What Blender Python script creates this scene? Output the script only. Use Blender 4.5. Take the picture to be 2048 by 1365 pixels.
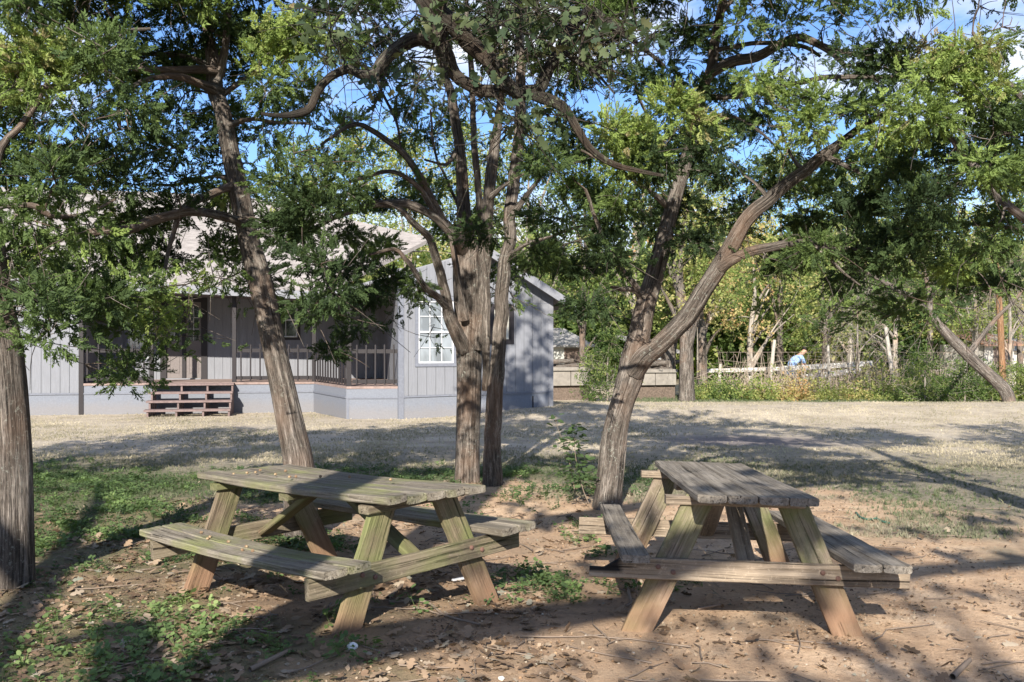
import bpy, math, random
import numpy as np
from mathutils import Vector, Matrix
sc = bpy.context.scene
for o in list(bpy.data.objects): bpy.data.objects.remove(o)
COL = sc.collection
rng = np.random.default_rng(7)

# ------------------------------------------------------------ camera, light
F, HZ, CZ = 2000.0, 685.0, 1.46
cam = bpy.data.objects.new('camera', bpy.data.cameras.new('camera'))
COL.objects.link(cam); sc.camera = cam
cam.location = (0, 0, CZ); cam.rotation_euler = (math.pi/2, 0, 0)
cam.data.sensor_width = 36; cam.data.lens = 36*F/2048
cam.data.shift_y = 2.5/2048; cam.data.clip_end = 2000; cam.data.clip_start = .05
SUNH, SUNEL = 0.13, 28.5            # light travels towards +y, slightly to +x
sd = Vector((math.sin(SUNH), math.cos(SUNH), -math.tan(math.radians(SUNEL)))).normalized()
sun = bpy.data.objects.new('sun', bpy.data.lights.new('sun', 'SUN')); COL.objects.link(sun)
sun.data.energy = 5.0; sun.data.angle = math.radians(.53); sun.data.color = (1, .93, .82)
sun.rotation_euler = sd.to_track_quat('-Z', 'Y').to_euler()
sc.view_settings.view_transform = 'Standard'; sc.view_settings.look = 'None'
sc.view_settings.exposure = 1.1; sc.view_settings.gamma = 1
wd = bpy.data.worlds.new('World'); sc.world = wd; wd.use_nodes = True
wn, wl = wd.node_tree.nodes, wd.node_tree.links; wn.clear()
sky = wn.new('ShaderNodeTexSky'); sky.sky_type = 'NISHITA'; sky.sun_disc = False
sky.sun_elevation = math.radians(SUNEL)
# sun stands at azimuth opposite the light direction
sky.sun_rotation = math.atan2(-sd.x, -sd.y)
sky.air_density = 1.0; sky.dust_density = .15; sky.ozone_density = 3.5
tc = wn.new('ShaderNodeTexCoord'); mp = wn.new('ShaderNodeMapping')
mp.inputs['Scale'].default_value = (1.0, 1.0, 2.6); mp.inputs['Location'].default_value = (3.1, .7, .9)
nz = wn.new('ShaderNodeTexNoise'); nz.inputs['Scale'].default_value = 3.1; nz.inputs['Detail'].default_value = 7; nz.inputs['Roughness'].default_value = .55
cr = wn.new('ShaderNodeValToRGB'); cr.color_ramp.elements[0].position = .48; cr.color_ramp.elements[1].position = .64
mx = wn.new('ShaderNodeMixRGB'); mx.inputs['Color2'].default_value = (5.6, 5.8, 6.2, 1)
bg = wn.new('ShaderNodeBackground'); bg.inputs['Strength'].default_value = .10
out = wn.new('ShaderNodeOutputWorld')
wl.new(tc.outputs['Generated'], mp.inputs['Vector']); wl.new(mp.outputs['Vector'], nz.inputs['Vector'])
wl.new(nz.outputs['Fac'], cr.inputs['Fac']); wl.new(cr.outputs['Color'], mx.inputs['Fac'])
ti = wn.new('ShaderNodeMixRGB'); ti.blend_type = 'MULTIPLY'; ti.inputs['Fac'].default_value = 1; ti.inputs['Color2'].default_value = (.66, .76, .95, 1)
wl.new(sky.outputs['Color'], ti.inputs['Color1']); wl.new(ti.outputs['Color'], mx.inputs['Color1']); wl.new(mx.outputs['Color'], bg.inputs['Color']); wl.new(bg.outputs['Background'], out.inputs['Surface'])

# ------------------------------------------------------------ helpers
def P(px, py, d): return np.array([(px-1024)/F*d, d, CZ+(HZ-py)/F*d])
def _h(ix, iy, s):
    v = np.sin(ix*127.1+iy*311.7+s*74.7)*43758.5453
    return v-np.floor(v)
def noise(x, y, s=0.):
    x = np.asarray(x, float); y = np.asarray(y, float)
    ix, iy = np.floor(x), np.floor(y); fx, fy = x-ix, y-iy
    fx = fx*fx*(3-2*fx); fy = fy*fy*(3-2*fy)
    return (_h(ix, iy, s)*(1-fx)+_h(ix+1, iy, s)*fx)*(1-fy)+(_h(ix, iy+1, s)*(1-fx)+_h(ix+1, iy+1, s)*fx)*fy
def fbm(x, y, s=0., o=4):
    t = 0; a = .5
    for i in range(o): t = t+a*noise(x*2**i+i*17.3, y*2**i-i*9.1, s+i); a *= .5
    return t/(1-.5**o)
def sst(a, b, v): t = np.clip((v-a)/(b-a), 0, 1); return t*t*(3-2*t)
def zg(x, y):
    x = np.asarray(x, float); y = np.asarray(y, float)
    z = -.0105*(np.clip(y, -40, 31)-5)
    z = z+.21*sst(-2.3, .9, x)*sst(19, 22.3, y)*(1-sst(24, 27, y))
    z = z+.075*np.exp(-((x+.9)**2+(y-5.1)**2)/1.7)
    z = z+.05*(fbm(x*.35, y*.35, 3, 2)-.5)*sst(30, 10, np.abs(y))
    near = sst(14, 7, y)
    z = z+near*(.030*(fbm(x*1.6, y*1.6, 5, 3)-.5)+.012*(fbm(x*9, y*9, 8, 2)-.5))
    return z
def setprops(o, label=None, cat=None, group=None, kind=None):
    if label: o['label'] = label
    if cat: o['category'] = cat
    if group: o['group'] = group
    if kind: o['kind'] = kind
    return o
def empty(name, loc, label=None, cat=None, group=None, rot=None):
    o = bpy.data.objects.new(name, None); COL.objects.link(o); o.location = tuple(loc)
    o.empty_display_size = .2
    if rot is not None: o.rotation_euler = rot
    return setprops(o, label, cat, group)
def link(name, me, mat, parent=None, loc=None, world=True):
    o = bpy.data.objects.new(name, me); COL.objects.link(o)
    if mat: me.materials.append(mat)
    if parent is not None:
        o.parent = parent
        if world:   # mesh given in world coordinates
            bpy.context.view_layer.update() if False else None
            m = Matrix.LocRotScale(parent.location, parent.rotation_euler, None) if parent.parent is None else \
                Matrix.LocRotScale(parent.parent.location, parent.parent.rotation_euler, None) @ parent.matrix_parent_inverse @ Matrix.LocRotScale(parent.location, parent.rotation_euler, None)
            o.matrix_parent_inverse = m.inverted()
    if loc is not None: o.location = loc
    return o
def fast(name, V, Fa, mat, parent=None, attrs=None, uv=None, smooth=False, world=True):
    """V (n,3); Fa (m,k) int array, or a list of such arrays; attrs {name: per-face floats}"""
    me = bpy.data.meshes.new(name)
    Fl = Fa if isinstance(Fa, list) else [Fa]
    Fl = [np.asarray(f, np.int64) for f in Fl if len(f)]
    V = np.asarray(V, np.float32)
    me.vertices.add(len(V)); me.vertices.foreach_set('co', V.ravel())
    li = np.concatenate([f.ravel() for f in Fl]); cnt = np.concatenate([np.full(len(f), f.shape[1]) for f in Fl])
    st = np.concatenate([[0], np.cumsum(cnt)[:-1]])
    me.loops.add(len(li)); me.loops.foreach_set('vertex_index', li.astype(np.int32))
    me.polygons.add(len(cnt)); me.polygons.foreach_set('loop_start', st.astype(np.int32)); 
    try: me.polygons.foreach_set('loop_total', cnt.astype(np.int32))
    except Exception: pass
    if uv is not None:
        l = me.uv_layers.new(name='UVMap'); l.data.foreach_set('uv', np.asarray(uv, np.float32)[li].ravel())
    if attrs:
        for k, v in attrs.items():
            a = me.attributes.new(k, 'FLOAT', 'FACE'); a.data.foreach_set('value', np.asarray(v, np.float32))
    me.update(calc_edges=True); me.validate()
    if smooth: me.polygons.foreach_set('use_smooth', np.ones(len(me.polygons), bool)); me.update()
    return link(name, me, mat, parent, world=world)
class MB:
    """collects simple solids; build() links them as one mesh object"""
    def __init__(s): s.V = []; s.F = []; s.n = 0
    def add(s, V, Fs):
        V = np.asarray(V, float); s.V.append(V)
        for f in Fs: s.F.append([i+s.n for i in f])
        s.n += len(V); return s
    def box(s, c, size, R=None, bev=0):
        hx, hy, hz = [v/2 for v in size]
        if bev:
            b = min(bev, hx*.45, hy*.45, hz*.45); V = []
            for z, i in ((-hz, b), (-hz+b, 0), (hz-b, 0), (hz, b)):
                X, Y = hx-i, hy-i
                V += [(-X+b, -Y, z), (X-b, -Y, z), (X, -Y+b, z), (X, Y-b, z), (X-b, Y, z), (-X+b, Y, z), (-X, Y-b, z), (-X, -Y+b, z)]
            Fs = [list(range(7, -1, -1)), list(range(24, 32))]
            for k in range(3):
                for i in range(8): Fs.append([k*8+i, k*8+(i+1) % 8, k*8+8+(i+1) % 8, k*8+8+i])
        else:
            V = [(x, y, z) for z in (-hz, hz) for x, y in ((-hx, -hy), (hx, -hy), (hx, hy), (-hx, hy))]
            Fs = [[3, 2, 1, 0], [4, 5, 6, 7]]+[[i, (i+1) % 4, 4+(i+1) % 4, 4+i] for i in range(4)]
        V = np.array(V)
        if R is not None: V = V@np.array(R).T
        return s.add(V+np.array(c), Fs)
    def wallbox(s, a, b, z0, z1, t, off=0, z0b=None, z1b=None):
        """upright slab from a to b (xy), front face towards the viewer side, thickness t going back"""
        a = np.array(a[:2], float); b = np.array(b[:2], float); d = (b-a)/np.linalg.norm(b-a); n = np.array([d[1], -d[0]])
        z0b = z0 if z0b is None else z0b; z1b = z1 if z1b is None else z1b
        f0, f1, k0, k1 = a+n*off, b+n*off, a+n*(off-t), b+n*(off-t)
        V = [(*f0, z0), (*f1, z0b), (*k1, z0b), (*k0, z0), (*f0, z1), (*f1, z1b), (*k1, z1b), (*k0, z1)]
        return s.add(V, [[3, 2, 1, 0], [4, 5, 6, 7]]+[[i, (i+1) % 4, 4+(i+1) % 4, 4+i] for i in range(4)])
    def slab(s, pts, t):
        """polygon pts (n,3) with thickness t below"""
        p = np.array(pts, float); n = len(p); q = p-np.array([0, 0, t])
        return s.add(np.vstack([p, q]), [list(range(n)), list(range(2*n-1, n-1, -1))]+[[(i+1) % n, i, n+i, n+(i+1) % n] for i in range(n)])
    def build(s, name, mat, parent=None, world=True):
        me = bpy.data.meshes.new(name)
        me.from_pydata([tuple(v) for v in np.vstack(s.V)], [], s.F); me.update()
        return link(name, me, mat, parent, world=world)
def resample(pts, step=.06):
    p = np.asarray(pts, float)
    if len(p) < 3: p = np.vstack([p[0], (p[0]+p[1])/2, p[1]])
    e = np.vstack([2*p[0]-p[1], p, 2*p[-1]-p[-2]]); o = []
    for i in range(1, len(e)-2):
        n = max(2, int(np.linalg.norm(e[i+1][:3]-e[i][:3])/step))
        t = np.linspace(0, 1, n, endpoint=False)[:, None]
        a, b, c, d = e[i-1], e[i], e[i+1], e[i+2]
        o.append(.5*((2*b)+(-a+c)*t+(2*a-5*b+4*c-d)*t*t+(-a+3*b-3*c+d)*t**3))
    o.append(p[-1:]); o = np.vstack(o); o[:, 3] = np.maximum(o[:, 3], .0015); return o
def tube(pts, seg=8, ridge=0, seed=0, flare=0):
    """pts (n,4) xyz r -> V, F, uv"""
    p = pts[:, :3]; r = pts[:, 3]; n = len(p)
    T = np.gradient(p, axis=0); T /= np.linalg.norm(T, axis=1)[:, None]+1e-9
    u = np.cross(T[0], [0.3, 1, .1]); u /= np.linalg.norm(u); U = []
    for i in range(n):
        u = u-T[i]*np.dot(u, T[i]); u /= np.linalg.norm(u)+1e-9; U.append(u)
    U = np.array(U); W = np.cross(T, U)
    L = np.concatenate([[0], np.cumsum(np.linalg.norm(np.diff(p, axis=0), axis=1))])
    a = np.linspace(0, 2*np.pi, seg, endpoint=False)
    rr = np.repeat(r[:, None], seg, 1)
    if ridge:
        ca, sa = np.cos(a)[None], np.sin(a)[None]; l = L[:, None]
        k = fbm(ca*3.1+seed+l*.5, sa*3.1+l*.7, seed, 2)-.5
        k2 = fbm(np.repeat(ca*9, n, 0)+seed*3+l*1.5, sa*9+l*1.2, seed+5, 2)-.5
        rr = rr*(1+ridge*k*1.6+ridge*.9*k2)
    if flare: rr = rr*(1+flare*np.exp(-L/.15)[:, None]*(.75+.55*np.cos(5*a+seed)[None]+.3*np.cos(3*a+seed*2)[None]))
    V = p[:, None]+rr[..., None]*(np.cos(a)[None, :, None]*U[:, None]+np.sin(a)[None, :, None]*W[:, None])
    i = np.arange(n-1)[:, None]*seg; j = np.arange(seg)[None]; j2 = (j+1) % seg
    Fq = np.stack([i+j, i+j2, i+seg+j2, i+seg+j], -1).reshape(-1, 4)
    uv = np.stack([np.broadcast_to(np.abs((a/np.pi) % 2-1)[None]*np.mean(r)*np.pi+seed, (n, seg)), np.broadcast_to(L[:, None], (n, seg))], -1).reshape(-1, 2)
    return V.reshape(-1, 3), Fq, uv
class TM:
    def __init__(s): s.V = []; s.F = []; s.U = []; s.n = 0
    def add(s, V, Fq, uv):
        s.V.append(V); s.F.append(Fq+s.n); s.U.append(uv); s.n += len(V)
    def build(s, name, mat, parent=None):
        return fast(name, np.vstack(s.V), np.vstack(s.F), mat, parent, uv=np.vstack(s.U), smooth=True)
def frames(ax, roll):
    """rotation matrices (n,3,3) whose first column is ax"""
    ax = ax/np.linalg.norm(ax, axis=1)[:, None]
    up = np.where(np.abs(ax[:, 2:3]) > .95, np.array([[1., 0, 0]]), np.array([[0, 0, 1.]]))
    v = np.cross(up, ax); v /= np.linalg.norm(v, axis=1)[:, None]; w = np.cross(ax, v)
    c, s_ = np.cos(roll)[:, None], np.sin(roll)[:, None]
    return np.stack([ax, v*c+w*s_, -v*s_+w*c], -1)
def scatter(protos, pos, ax, roll, scale, pick=None):
    """protos: list of (V,F quads). returns V,F,owner index per face"""
    n = len(pos); R = frames(ax, roll); pick = rng.integers(0, len(protos), n) if pick is None else pick
    Vs, Fs, Os = [], [], []; off = 0
    for k, (pv, pf) in enumerate(protos):
        ids = np.where(pick == k)[0]
        if not len(ids): continue
        V = np.einsum('nij,vj->nvi', R[ids], pv)*scale[ids][:, None, None]+pos[ids][:, None]
        Fq = pf[None]+(np.arange(len(ids))*len(pv))[:, None, None]+off
        Vs.append(V.reshape(-1, 3)); Fs.append(Fq.reshape(-1, pf.shape[1])); Os.append(np.repeat(ids, len(pf))); off += len(ids)*len(pv)
    return np.vstack(Vs), np.vstack(Fs), np.concatenate(Os)

# ------------------------------------------------------------ materials
def newmat(name, rough=.8):
    m = bpy.data.materials.new(name); m.use_nodes = True; nt = m.node_tree; b = nt.nodes['Principled BSDF']
    b.inputs['Roughness'].default_value = rough
    try: b.inputs['Specular IOR Level'].default_value = .25
    except Exception: pass
    return m, nt, b
def N(nt, t, **kw):
    n = nt.nodes.new(t)
    for k, v in kw.items():
        if k in n.inputs: n.inputs[k].default_value = v
        else: setattr(n, k, v)
    return n
def noise_node(nt, vec, scale, detail=4, rough=.55, mapscale=None, distort=0):
    if mapscale:
        m = N(nt, 'ShaderNodeMapping'); m.inputs['Scale'].default_value = mapscale; nt.links.new(vec, m.inputs['Vector']); vec = m.outputs['Vector']
    n = N(nt, 'ShaderNodeTexNoise', Scale=scale, Detail=detail, Roughness=rough, Distortion=distort); nt.links.new(vec, n.inputs['Vector'])
    return n.outputs['Fac']
def ramp(nt, fac, stops):
    r = N(nt, 'ShaderNodeValToRGB'); e = r.color_ramp.elements
    while len(e) < len(stops): e.new(.5)
    for k, (p, c) in enumerate(stops):
        e[k].position = p; e[k].color = (*c, 1) if len(c) == 3 else c
    nt.links.new(fac, r.inputs['Fac']); return r.outputs['Color']
def mixc(nt, fac, a, b, mode='MIX'):
    m = N(nt, 'ShaderNodeMixRGB', blend_type=mode)
    for s, v in (('Fac', fac), ('Color1', a), ('Color2', b)):
        if isinstance(v, (int, float)): m.inputs[s].default_value = v
        elif isinstance(v, tuple): m.inputs[s].default_value = (*v, 1)
        else: nt.links.new(v, m.inputs[s])
    return m.outputs['Color']
def mth(nt, op, a, b=None, clamp=False):
    m = N(nt, 'ShaderNodeMath', operation=op, use_clamp=clamp)
    for i, v in enumerate((a, b)):
        if v is None: continue
        if isinstance(v, (int, float)): m.inputs[i].default_value = v
        else: nt.links.new(v, m.inputs[i])
    return m.outputs[0]
def bump(nt, b, h, dist=.01, strength=1):
    n = N(nt, 'ShaderNodeBump', Strength=strength, Distance=dist); nt.links.new(h, n.inputs['Height']); nt.links.new(n.outputs['Normal'], b.inputs['Normal'])
def coord(nt, kind='Object'): return N(nt, 'ShaderNodeTexCoord').outputs[kind]

def bark(name, c0, c1, c2, lichen=(.28, .30, .26), bd=.03, k=1.):
    m, nt, b = newmat(name, .95)
    uv = coord(nt, 'UV'); ob = coord(nt, 'Object')
    f1 = noise_node(nt, uv, 1, 8, .74, (34*k, 2.0*k, 1), .12)
    f2 = noise_node(nt, uv, 1, 6, .8, (150*k, 9*k, 1)); f3 = noise_node(nt, uv, 1, 3, .6, (70*k, 1.4*k, 1), .05)
    big = noise_node(nt, ob, 3.2, 3)
    c = ramp(nt, f1, [(.34, c0), (.50, c1), (.64, c2)])
    c = mixc(nt, ramp(nt, f2, [(.40, (.8, .8, .8)), (.56, (0, 0, 0))]), c, tuple(x*.7 for x in c0))
    c = mixc(nt, ramp(nt, f3, [(.36, (.9, .9, .9)), (.43, (0, 0, 0))]), c, tuple(x*.45 for x in c0))
    lm = ramp(nt, noise_node(nt, ob, 34, 5, .75), [(.56, (0, 0, 0)), (.63, (1, 1, 1))])
    lf = ramp(nt, big, [(.42, (.15, .15, .15)), (.62, (.85, .85, .85))])
    c = mixc(nt, mixc(nt, 1., lm, lf, 'MULTIPLY'), c, lichen)
    red = ramp(nt, noise_node(nt, ob, 1.9, 3), [(.50, (0, 0, 0)), (.68, (.38, .38, .38))])
    c = mixc(nt, red, c, mixc(nt, f1, (c1[0]*.9, c1[1]*.62, c1[2]*.48), (c2[0], c2[1]*.72, c2[2]*.55)))
    nt.links.new(c, b.inputs['Base Color'])
    h = mth(nt, 'ADD', mth(nt, 'ADD', f1, mth(nt, 'MULTIPLY', f2, .5)), mth(nt, 'MULTIPLY', f3, 1.0))
    bump(nt, b, h, bd)
    return m
M_bark = bark('cedar_bark', (.045, .037, .031), (.165, .138, .117), (.38, .335, .295), lichen=(.30, .31, .27))
M_barkoak = bark('oak_bark', (.018, .015, .013), (.065, .055, .045), (.17, .155, .13), lichen=(.20, .23, .14), bd=.035, k=.8)
M_barkbg = bark('pale_bark', (.16, .14, .12), (.38, .34, .29), (.58, .53, .47), k=.5)
def leafmat(name, cols, trans=.32, rough=.6):
    """cols: ramp colours across the per-clump attribute 'tone'"""
    m, nt, b = newmat(name, rough)
    at = N(nt, 'ShaderNodeAttribute', attribute_name='tone')
    c = ramp(nt, at.outputs['Fac'], [((k/(len(cols)-1)), col) for k, col in enumerate(cols)])
    nt.links.new(c, b.inputs['Base Color']); b.inputs['Specular IOR Level'].default_value = .1
    t = N(nt, 'ShaderNodeBsdfTranslucent'); nt.links.new(mixc(nt, 1., c, (1.25, 1.35, .7), 'MULTIPLY'), t.inputs['Color'])
    mxs = N(nt, 'ShaderNodeMixShader'); mxs.inputs[0].default_value = trans
    nt.links.new(b.outputs[0], mxs.inputs[1]); nt.links.new(t.outputs[0], mxs.inputs[2])
    nt.links.new(mxs.outputs[0], nt.nodes['Material Output'].inputs['Surface'])
    return m
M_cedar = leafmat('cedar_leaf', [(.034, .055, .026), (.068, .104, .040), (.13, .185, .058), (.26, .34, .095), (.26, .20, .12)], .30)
M_oakleaf = leafmat('oak_leaf', [(.04, .062, .036), (.065, .095, .050), (.10, .125, .062), (.20, .15, .08)], .3)
M_bgleaf = leafmat('woodland_leaf', [(.05, .085, .03), (.13, .19, .06), (.30, .34, .115), (.44, .41, .18), (.48, .30, .16)], .45)
M_grass = leafmat('lawn_blade', [(.095, .125, .065), (.17, .175, .115), (.29, .26, .195), (.42, .37, .28), (.54, .48, .38)], .25)
M_weed = leafmat('weed_leaf', [(.060, .095, .042), (.10, .155, .062), (.16, .23, .085), (.24, .31, .125)], .35)
M_litter = leafmat('dead_leaf', [(.10, .07, .048), (.20, .135, .09), (.30, .215, .145), (.33, .275, .21), (.22, .225, .18)], .1)
M_twig = newmat('dead_twig')[0]; M_twig.node_tree.nodes['Principled BSDF'].inputs['Base Color'].default_value = (.20, .155, .12, 1)

# ------------------------------------------------------------ ground
xs = np.unique(np.concatenate([np.linspace(-90, -12, 18), np.linspace(-12, -5, 40), np.linspace(-5, 5.5, 210), np.linspace(5.5, 14, 44), np.linspace(14, 90, 18)]))
ys = np.unique(np.concatenate([np.linspace(-40, 2, 16), np.linspace(2, 12, 200), np.linspace(12, 36, 96), np.linspace(36, 60, 10), np.linspace(60, 400, 8)]))
GX, GY = np.meshgrid(xs, ys)
def zones(x, y):
    """material zones of the ground: 0..1 masks weeds, lawn, straw, burn, litter"""
    n = (fbm(x*.9, y*.9, 21, 3)-.5); n2 = (fbm(x*2.7, y*2.7, 31, 3)-.5)
    u = x/np.maximum(y, .1)
    ylim = np.where(u < -.05, 8.6+2.2*sst(-.35, -.12, u), 10.2)
    ylim = np.where(u > .12, 9.9-2.3*sst(.25, .5, u), ylim)
    lawn = sst(-.9, 1.1, (y-ylim)+n*3.4+n2*1.6)
    weeds = sst(-.55, .35, (-u-.265)*y*.9+n*1.8+n2*1.3)*sst(5.9, 6.8, y)*(1-sst(11.0, 12.8, y+n*3))
    weeds = np.maximum(weeds, .95*np.exp(-(((y-11.3+n*2)/.8)**2))*sst(-2.9, -2.2, x)*(1-sst(1.2, 1.9, x)))
    weeds = np.maximum(weeds, .8*sst(-.6, .5, (-u-.22)*y+n*2.5+n2*1.5)*sst(6.6, 5.5, y))
    weeds = np.maximum(weeds, sst(25.8, 27.2, y+n*2)*(1-sst(32, 34, y))*sst(3.0, 4.0, x))
    dry = np.clip(sst(12.5, 15.5, y+n*2), 0, 1)
    burn = np.exp(-(((x-3.75)/1.55)**2+((y-15.9)/1.25)**2)**1.5*1.2)*sst(-.35, .1, n+n2+.25)
    litter = sst(-1.2, .4, (-u-.02)*y*.7+n*1.6)*sst(9, 6.5, y)
    return weeds, lawn, dry, burn, litter
Z = zg(GX, GY); nx, ny = len(xs), len(ys)
ii = (np.arange(ny-1)[:, None]*nx+np.arange(nx-1)[None]).reshape(-1)
gme = fast('ground', np.stack([GX, GY, Z], -1).reshape(-1, 3), np.stack([ii, ii+1, ii+1+nx, ii+nx], -1), None, smooth=True)
setprops(gme, kind='structure')
wz = zones(GX.ravel(), GY.ravel())
ca = gme.data.color_attributes.new('zone', 'FLOAT_COLOR', 'POINT')
ca.data.foreach_set('color', np.stack([wz[0], wz[1], wz[2], wz[3]], -1).astype(np.float32).ravel())
la = gme.data.attributes.new('litter', 'FLOAT', 'POINT'); la.data.foreach_set('value', wz[4].astype(np.float32))
m, nt, b = newmat('soil_and_turf', .95)
ob = coord(nt); at = N(nt, 'ShaderNodeAttribute', attribute_name='zone'); sp = N(nt, 'ShaderNodeSeparateColor'); nt.links.new(at.outputs['Color'], sp.inputs[0])
at2 = N(nt, 'ShaderNodeAttribute', attribute_name='litter')
fa = noise_node(nt, ob, 2.4, 8, .68); fb = noise_node(nt, ob, 34, 5, .75); fc = noise_node(nt, ob, 140, 3, .7)
dirt = ramp(nt, fa, [(.30, (.35, .235, .15)), (.46, (.53, .365, .235)), (.58, (.65, .47, .315)), (.74, (.73, .57, .41))])
dirt = mixc(nt, ramp(nt, fb, [(.48, (.0, .0, .0)), (.66, (.55, .55, .55))]), dirt, (.30, .185, .12))
dirt = mixc(nt, ramp(nt, fc, [(.60, (0, 0, 0)), (.68, (.8, .8, .8))]), dirt, (.58, .42, .30))
dirt = mixc(nt, ramp(nt, noise_node(nt, ob, 75, 3, .8), [(.62, (0, 0, 0)), (.67, (.8, .8, .8))]), dirt, (.12, .08, .055))
lit = mixc(nt, fb, (.13, .085, .055), (.27, .19, .125))
dirt = mixc(nt, mth(nt, 'MULTIPLY', at2.outputs['Fac'], ramp(nt, fa, [(.38, (0, 0, 0)), (.55, (.85, .85, .85))])), dirt, lit)
turf = ramp(nt, noise_node(nt, ob, 9, 6, .7), [(.3, (.14, .135, .09)), (.5, (.25, .22, .16)), (.7, (.37, .31, .23))])
straw = ramp(nt, noise_node(nt, ob, 1.6, 7, .7), [(.3, (.29, .245, .185)), (.5, (.43, .365, .275)), (.7, (.54, .47, .365))])
g = mixc(nt, sp.outputs[2], turf, straw)
c = mixc(nt, sp.outputs[1], dirt, g)
c = mixc(nt, mth(nt, 'MULTIPLY', sp.outputs[0], .75), c, ramp(nt, fb, [(.35, (.10, .085, .05)), (.6, (.13, .15, .065))]))
c = mixc(nt, mth(nt, 'MULTIPLY', at.outputs['Alpha'], .85), c, ramp(nt, fb, [(.4, (.085, .075, .085)), (.65, (.23, .20, .21))]))
nt.links.new(c, b.inputs['Base Color'])
bump(nt, b, mth(nt, 'ADD', mth(nt, 'MULTIPLY', fb, 1.), mth(nt, 'MULTIPLY', fc, .5)), .02)
gme.data.materials.append(m)

# ------------------------------------------------------------ house
def simple(name, col, rough=.7, var=.12, scale=18, bumpd=0, metal=0):
    m, nt, b = newmat(name, rough); ob = coord(nt)
    f = noise_node(nt, ob, scale, 5, .65)
    c = ramp(nt, f, [(.3, tuple(v*(1-var) for v in col)), (.7, tuple(min(1, v*(1+var)) for v in col))])
    nt.links.new(c, b.inputs['Base Color']); b.inputs['Metallic'].default_value = metal
    if bumpd: bump(nt, b, f, bumpd)
    return m
def siding(name, col, stain=True):
    m, nt, b = newmat(name, .75); ob = coord(nt)
    g = noise_node(nt, ob, 1, 5, .7, (55, 55, 3.0)); s = noise_node(nt, ob, 1.3, 4, .6)
    c = ramp(nt, g, [(.3, tuple(v*.86 for v in col)), (.7, tuple(v*1.1 for v in col))])
    c = mixc(nt, ramp(nt, s, [(.45, (0, 0, 0)), (.75, (.4, .4, .4))]), c, tuple(v*.8 for v in col))
    nt.links.new(c, b.inputs['Base Color']); bump(nt, b, g, .006); return m
M_side = siding('grey_siding', (.192, .199, .220)); M_trim = simple('grey_trim', (.15, .16, .19))
M_skirt = simple('skirt_panel', (.165, .178, .208), .85, .1, 30, .004)
nt = M_skirt.node_tree; b = nt.nodes['Principled BSDF']; src = b.inputs['Base Color'].links[0].from_socket; geo = N(nt, 'ShaderNodeNewGeometry'); sx = N(nt, 'ShaderNodeSeparateXYZ'); nt.links.new(geo.outputs['Position'], sx.inputs[0])
spl = mth(nt, 'MULTIPLY', mth(nt, 'SUBTRACT', mth(nt, 'ADD', .02, mth(nt, 'MULTIPLY', noise_node(nt, coord(nt), 5, 5, .7), .28)), sx.outputs[2]), 5, True); nt.links.new(mixc(nt, mth(nt, 'MULTIPLY', spl, .28), src, (.22, .18, .14)), b.inputs['Base Color'])
M_dark = simple('dark_paint', (.024, .021, .023), .5); M_fascia = simple('fascia', (.20, .205, .225))
M_door = simple('door_paint', (.155, .135, .13), .45); M_white = simple('white_frame', (.50, .51, .53), .4, .04)
M_step = simple('red_step', (.17, .125, .118), .8, .25, 12, .004); M_deck = simple('deck_board', (.24, .18, .16), .85, .25, 9, .004)
M_soffit = simple('porch_ceiling', (.12, .11, .115), .9)
m, nt, b = newmat('roof_shingle', .95); ob = coord(nt)
sx_ = N(nt, 'ShaderNodeSeparateXYZ'); nt.links.new(ob, sx_.inputs[0]); rw_ = mth(nt, 'FRACT', mth(nt, 'MULTIPLY', sx_.outputs[2], 16))
tab = noise_node(nt, ob, 1, 2, .5, (4, 4, 16)); rc = mixc(nt, ramp(nt, tab, [(.35, (0, 0, 0)), (.65, (1, 1, 1))]), (.20, .182, .17), (.30, .275, .257))
rc = mixc(nt, ramp(nt, rw_, [(.0, (.6, .6, .6)), (.16, (0, 0, 0))]), rc, (.16, .14, .13))
nt.links.new(mixc(nt, ramp(nt, noise_node(nt, ob, 40, 3), [(.4, (0, 0, 0)), (.7, (.5, .5, .5))]), rc, (.36, .33, .31)), b.inputs['Base Color']); M_roof = m
def glassmat(name, col, rough=.06, mix=.5):
    m, nt, b = newmat(name, rough); ob = coord(nt)
    b.inputs['Base Color'].default_value = (*col, 1); b.inputs['Specular IOR Level'].default_value = 1.0
    try: b.inputs['Coat Weight'].default_value = .6; b.inputs['Coat Roughness'].default_value = .03
    except Exception: pass
    f = noise_node(nt, ob, 2.2, 3, .6, (1, 1, .5), 1.2)
    nt.links.new(ramp(nt, f, [(.42, tuple(v*.65 for v in col)), (.58, col), (.7, tuple(min(1, v*1.25) for v in col))]), b.inputs['Base Color']); return m
M_glass = glassmat('window_glass', (.035, .045, .04)); M_curtain = glassmat('curtained_glass', (.20, .225, .245), .08)
M_cream = simple('cream_blind', (.66, .63, .53), .7, .05)

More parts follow.
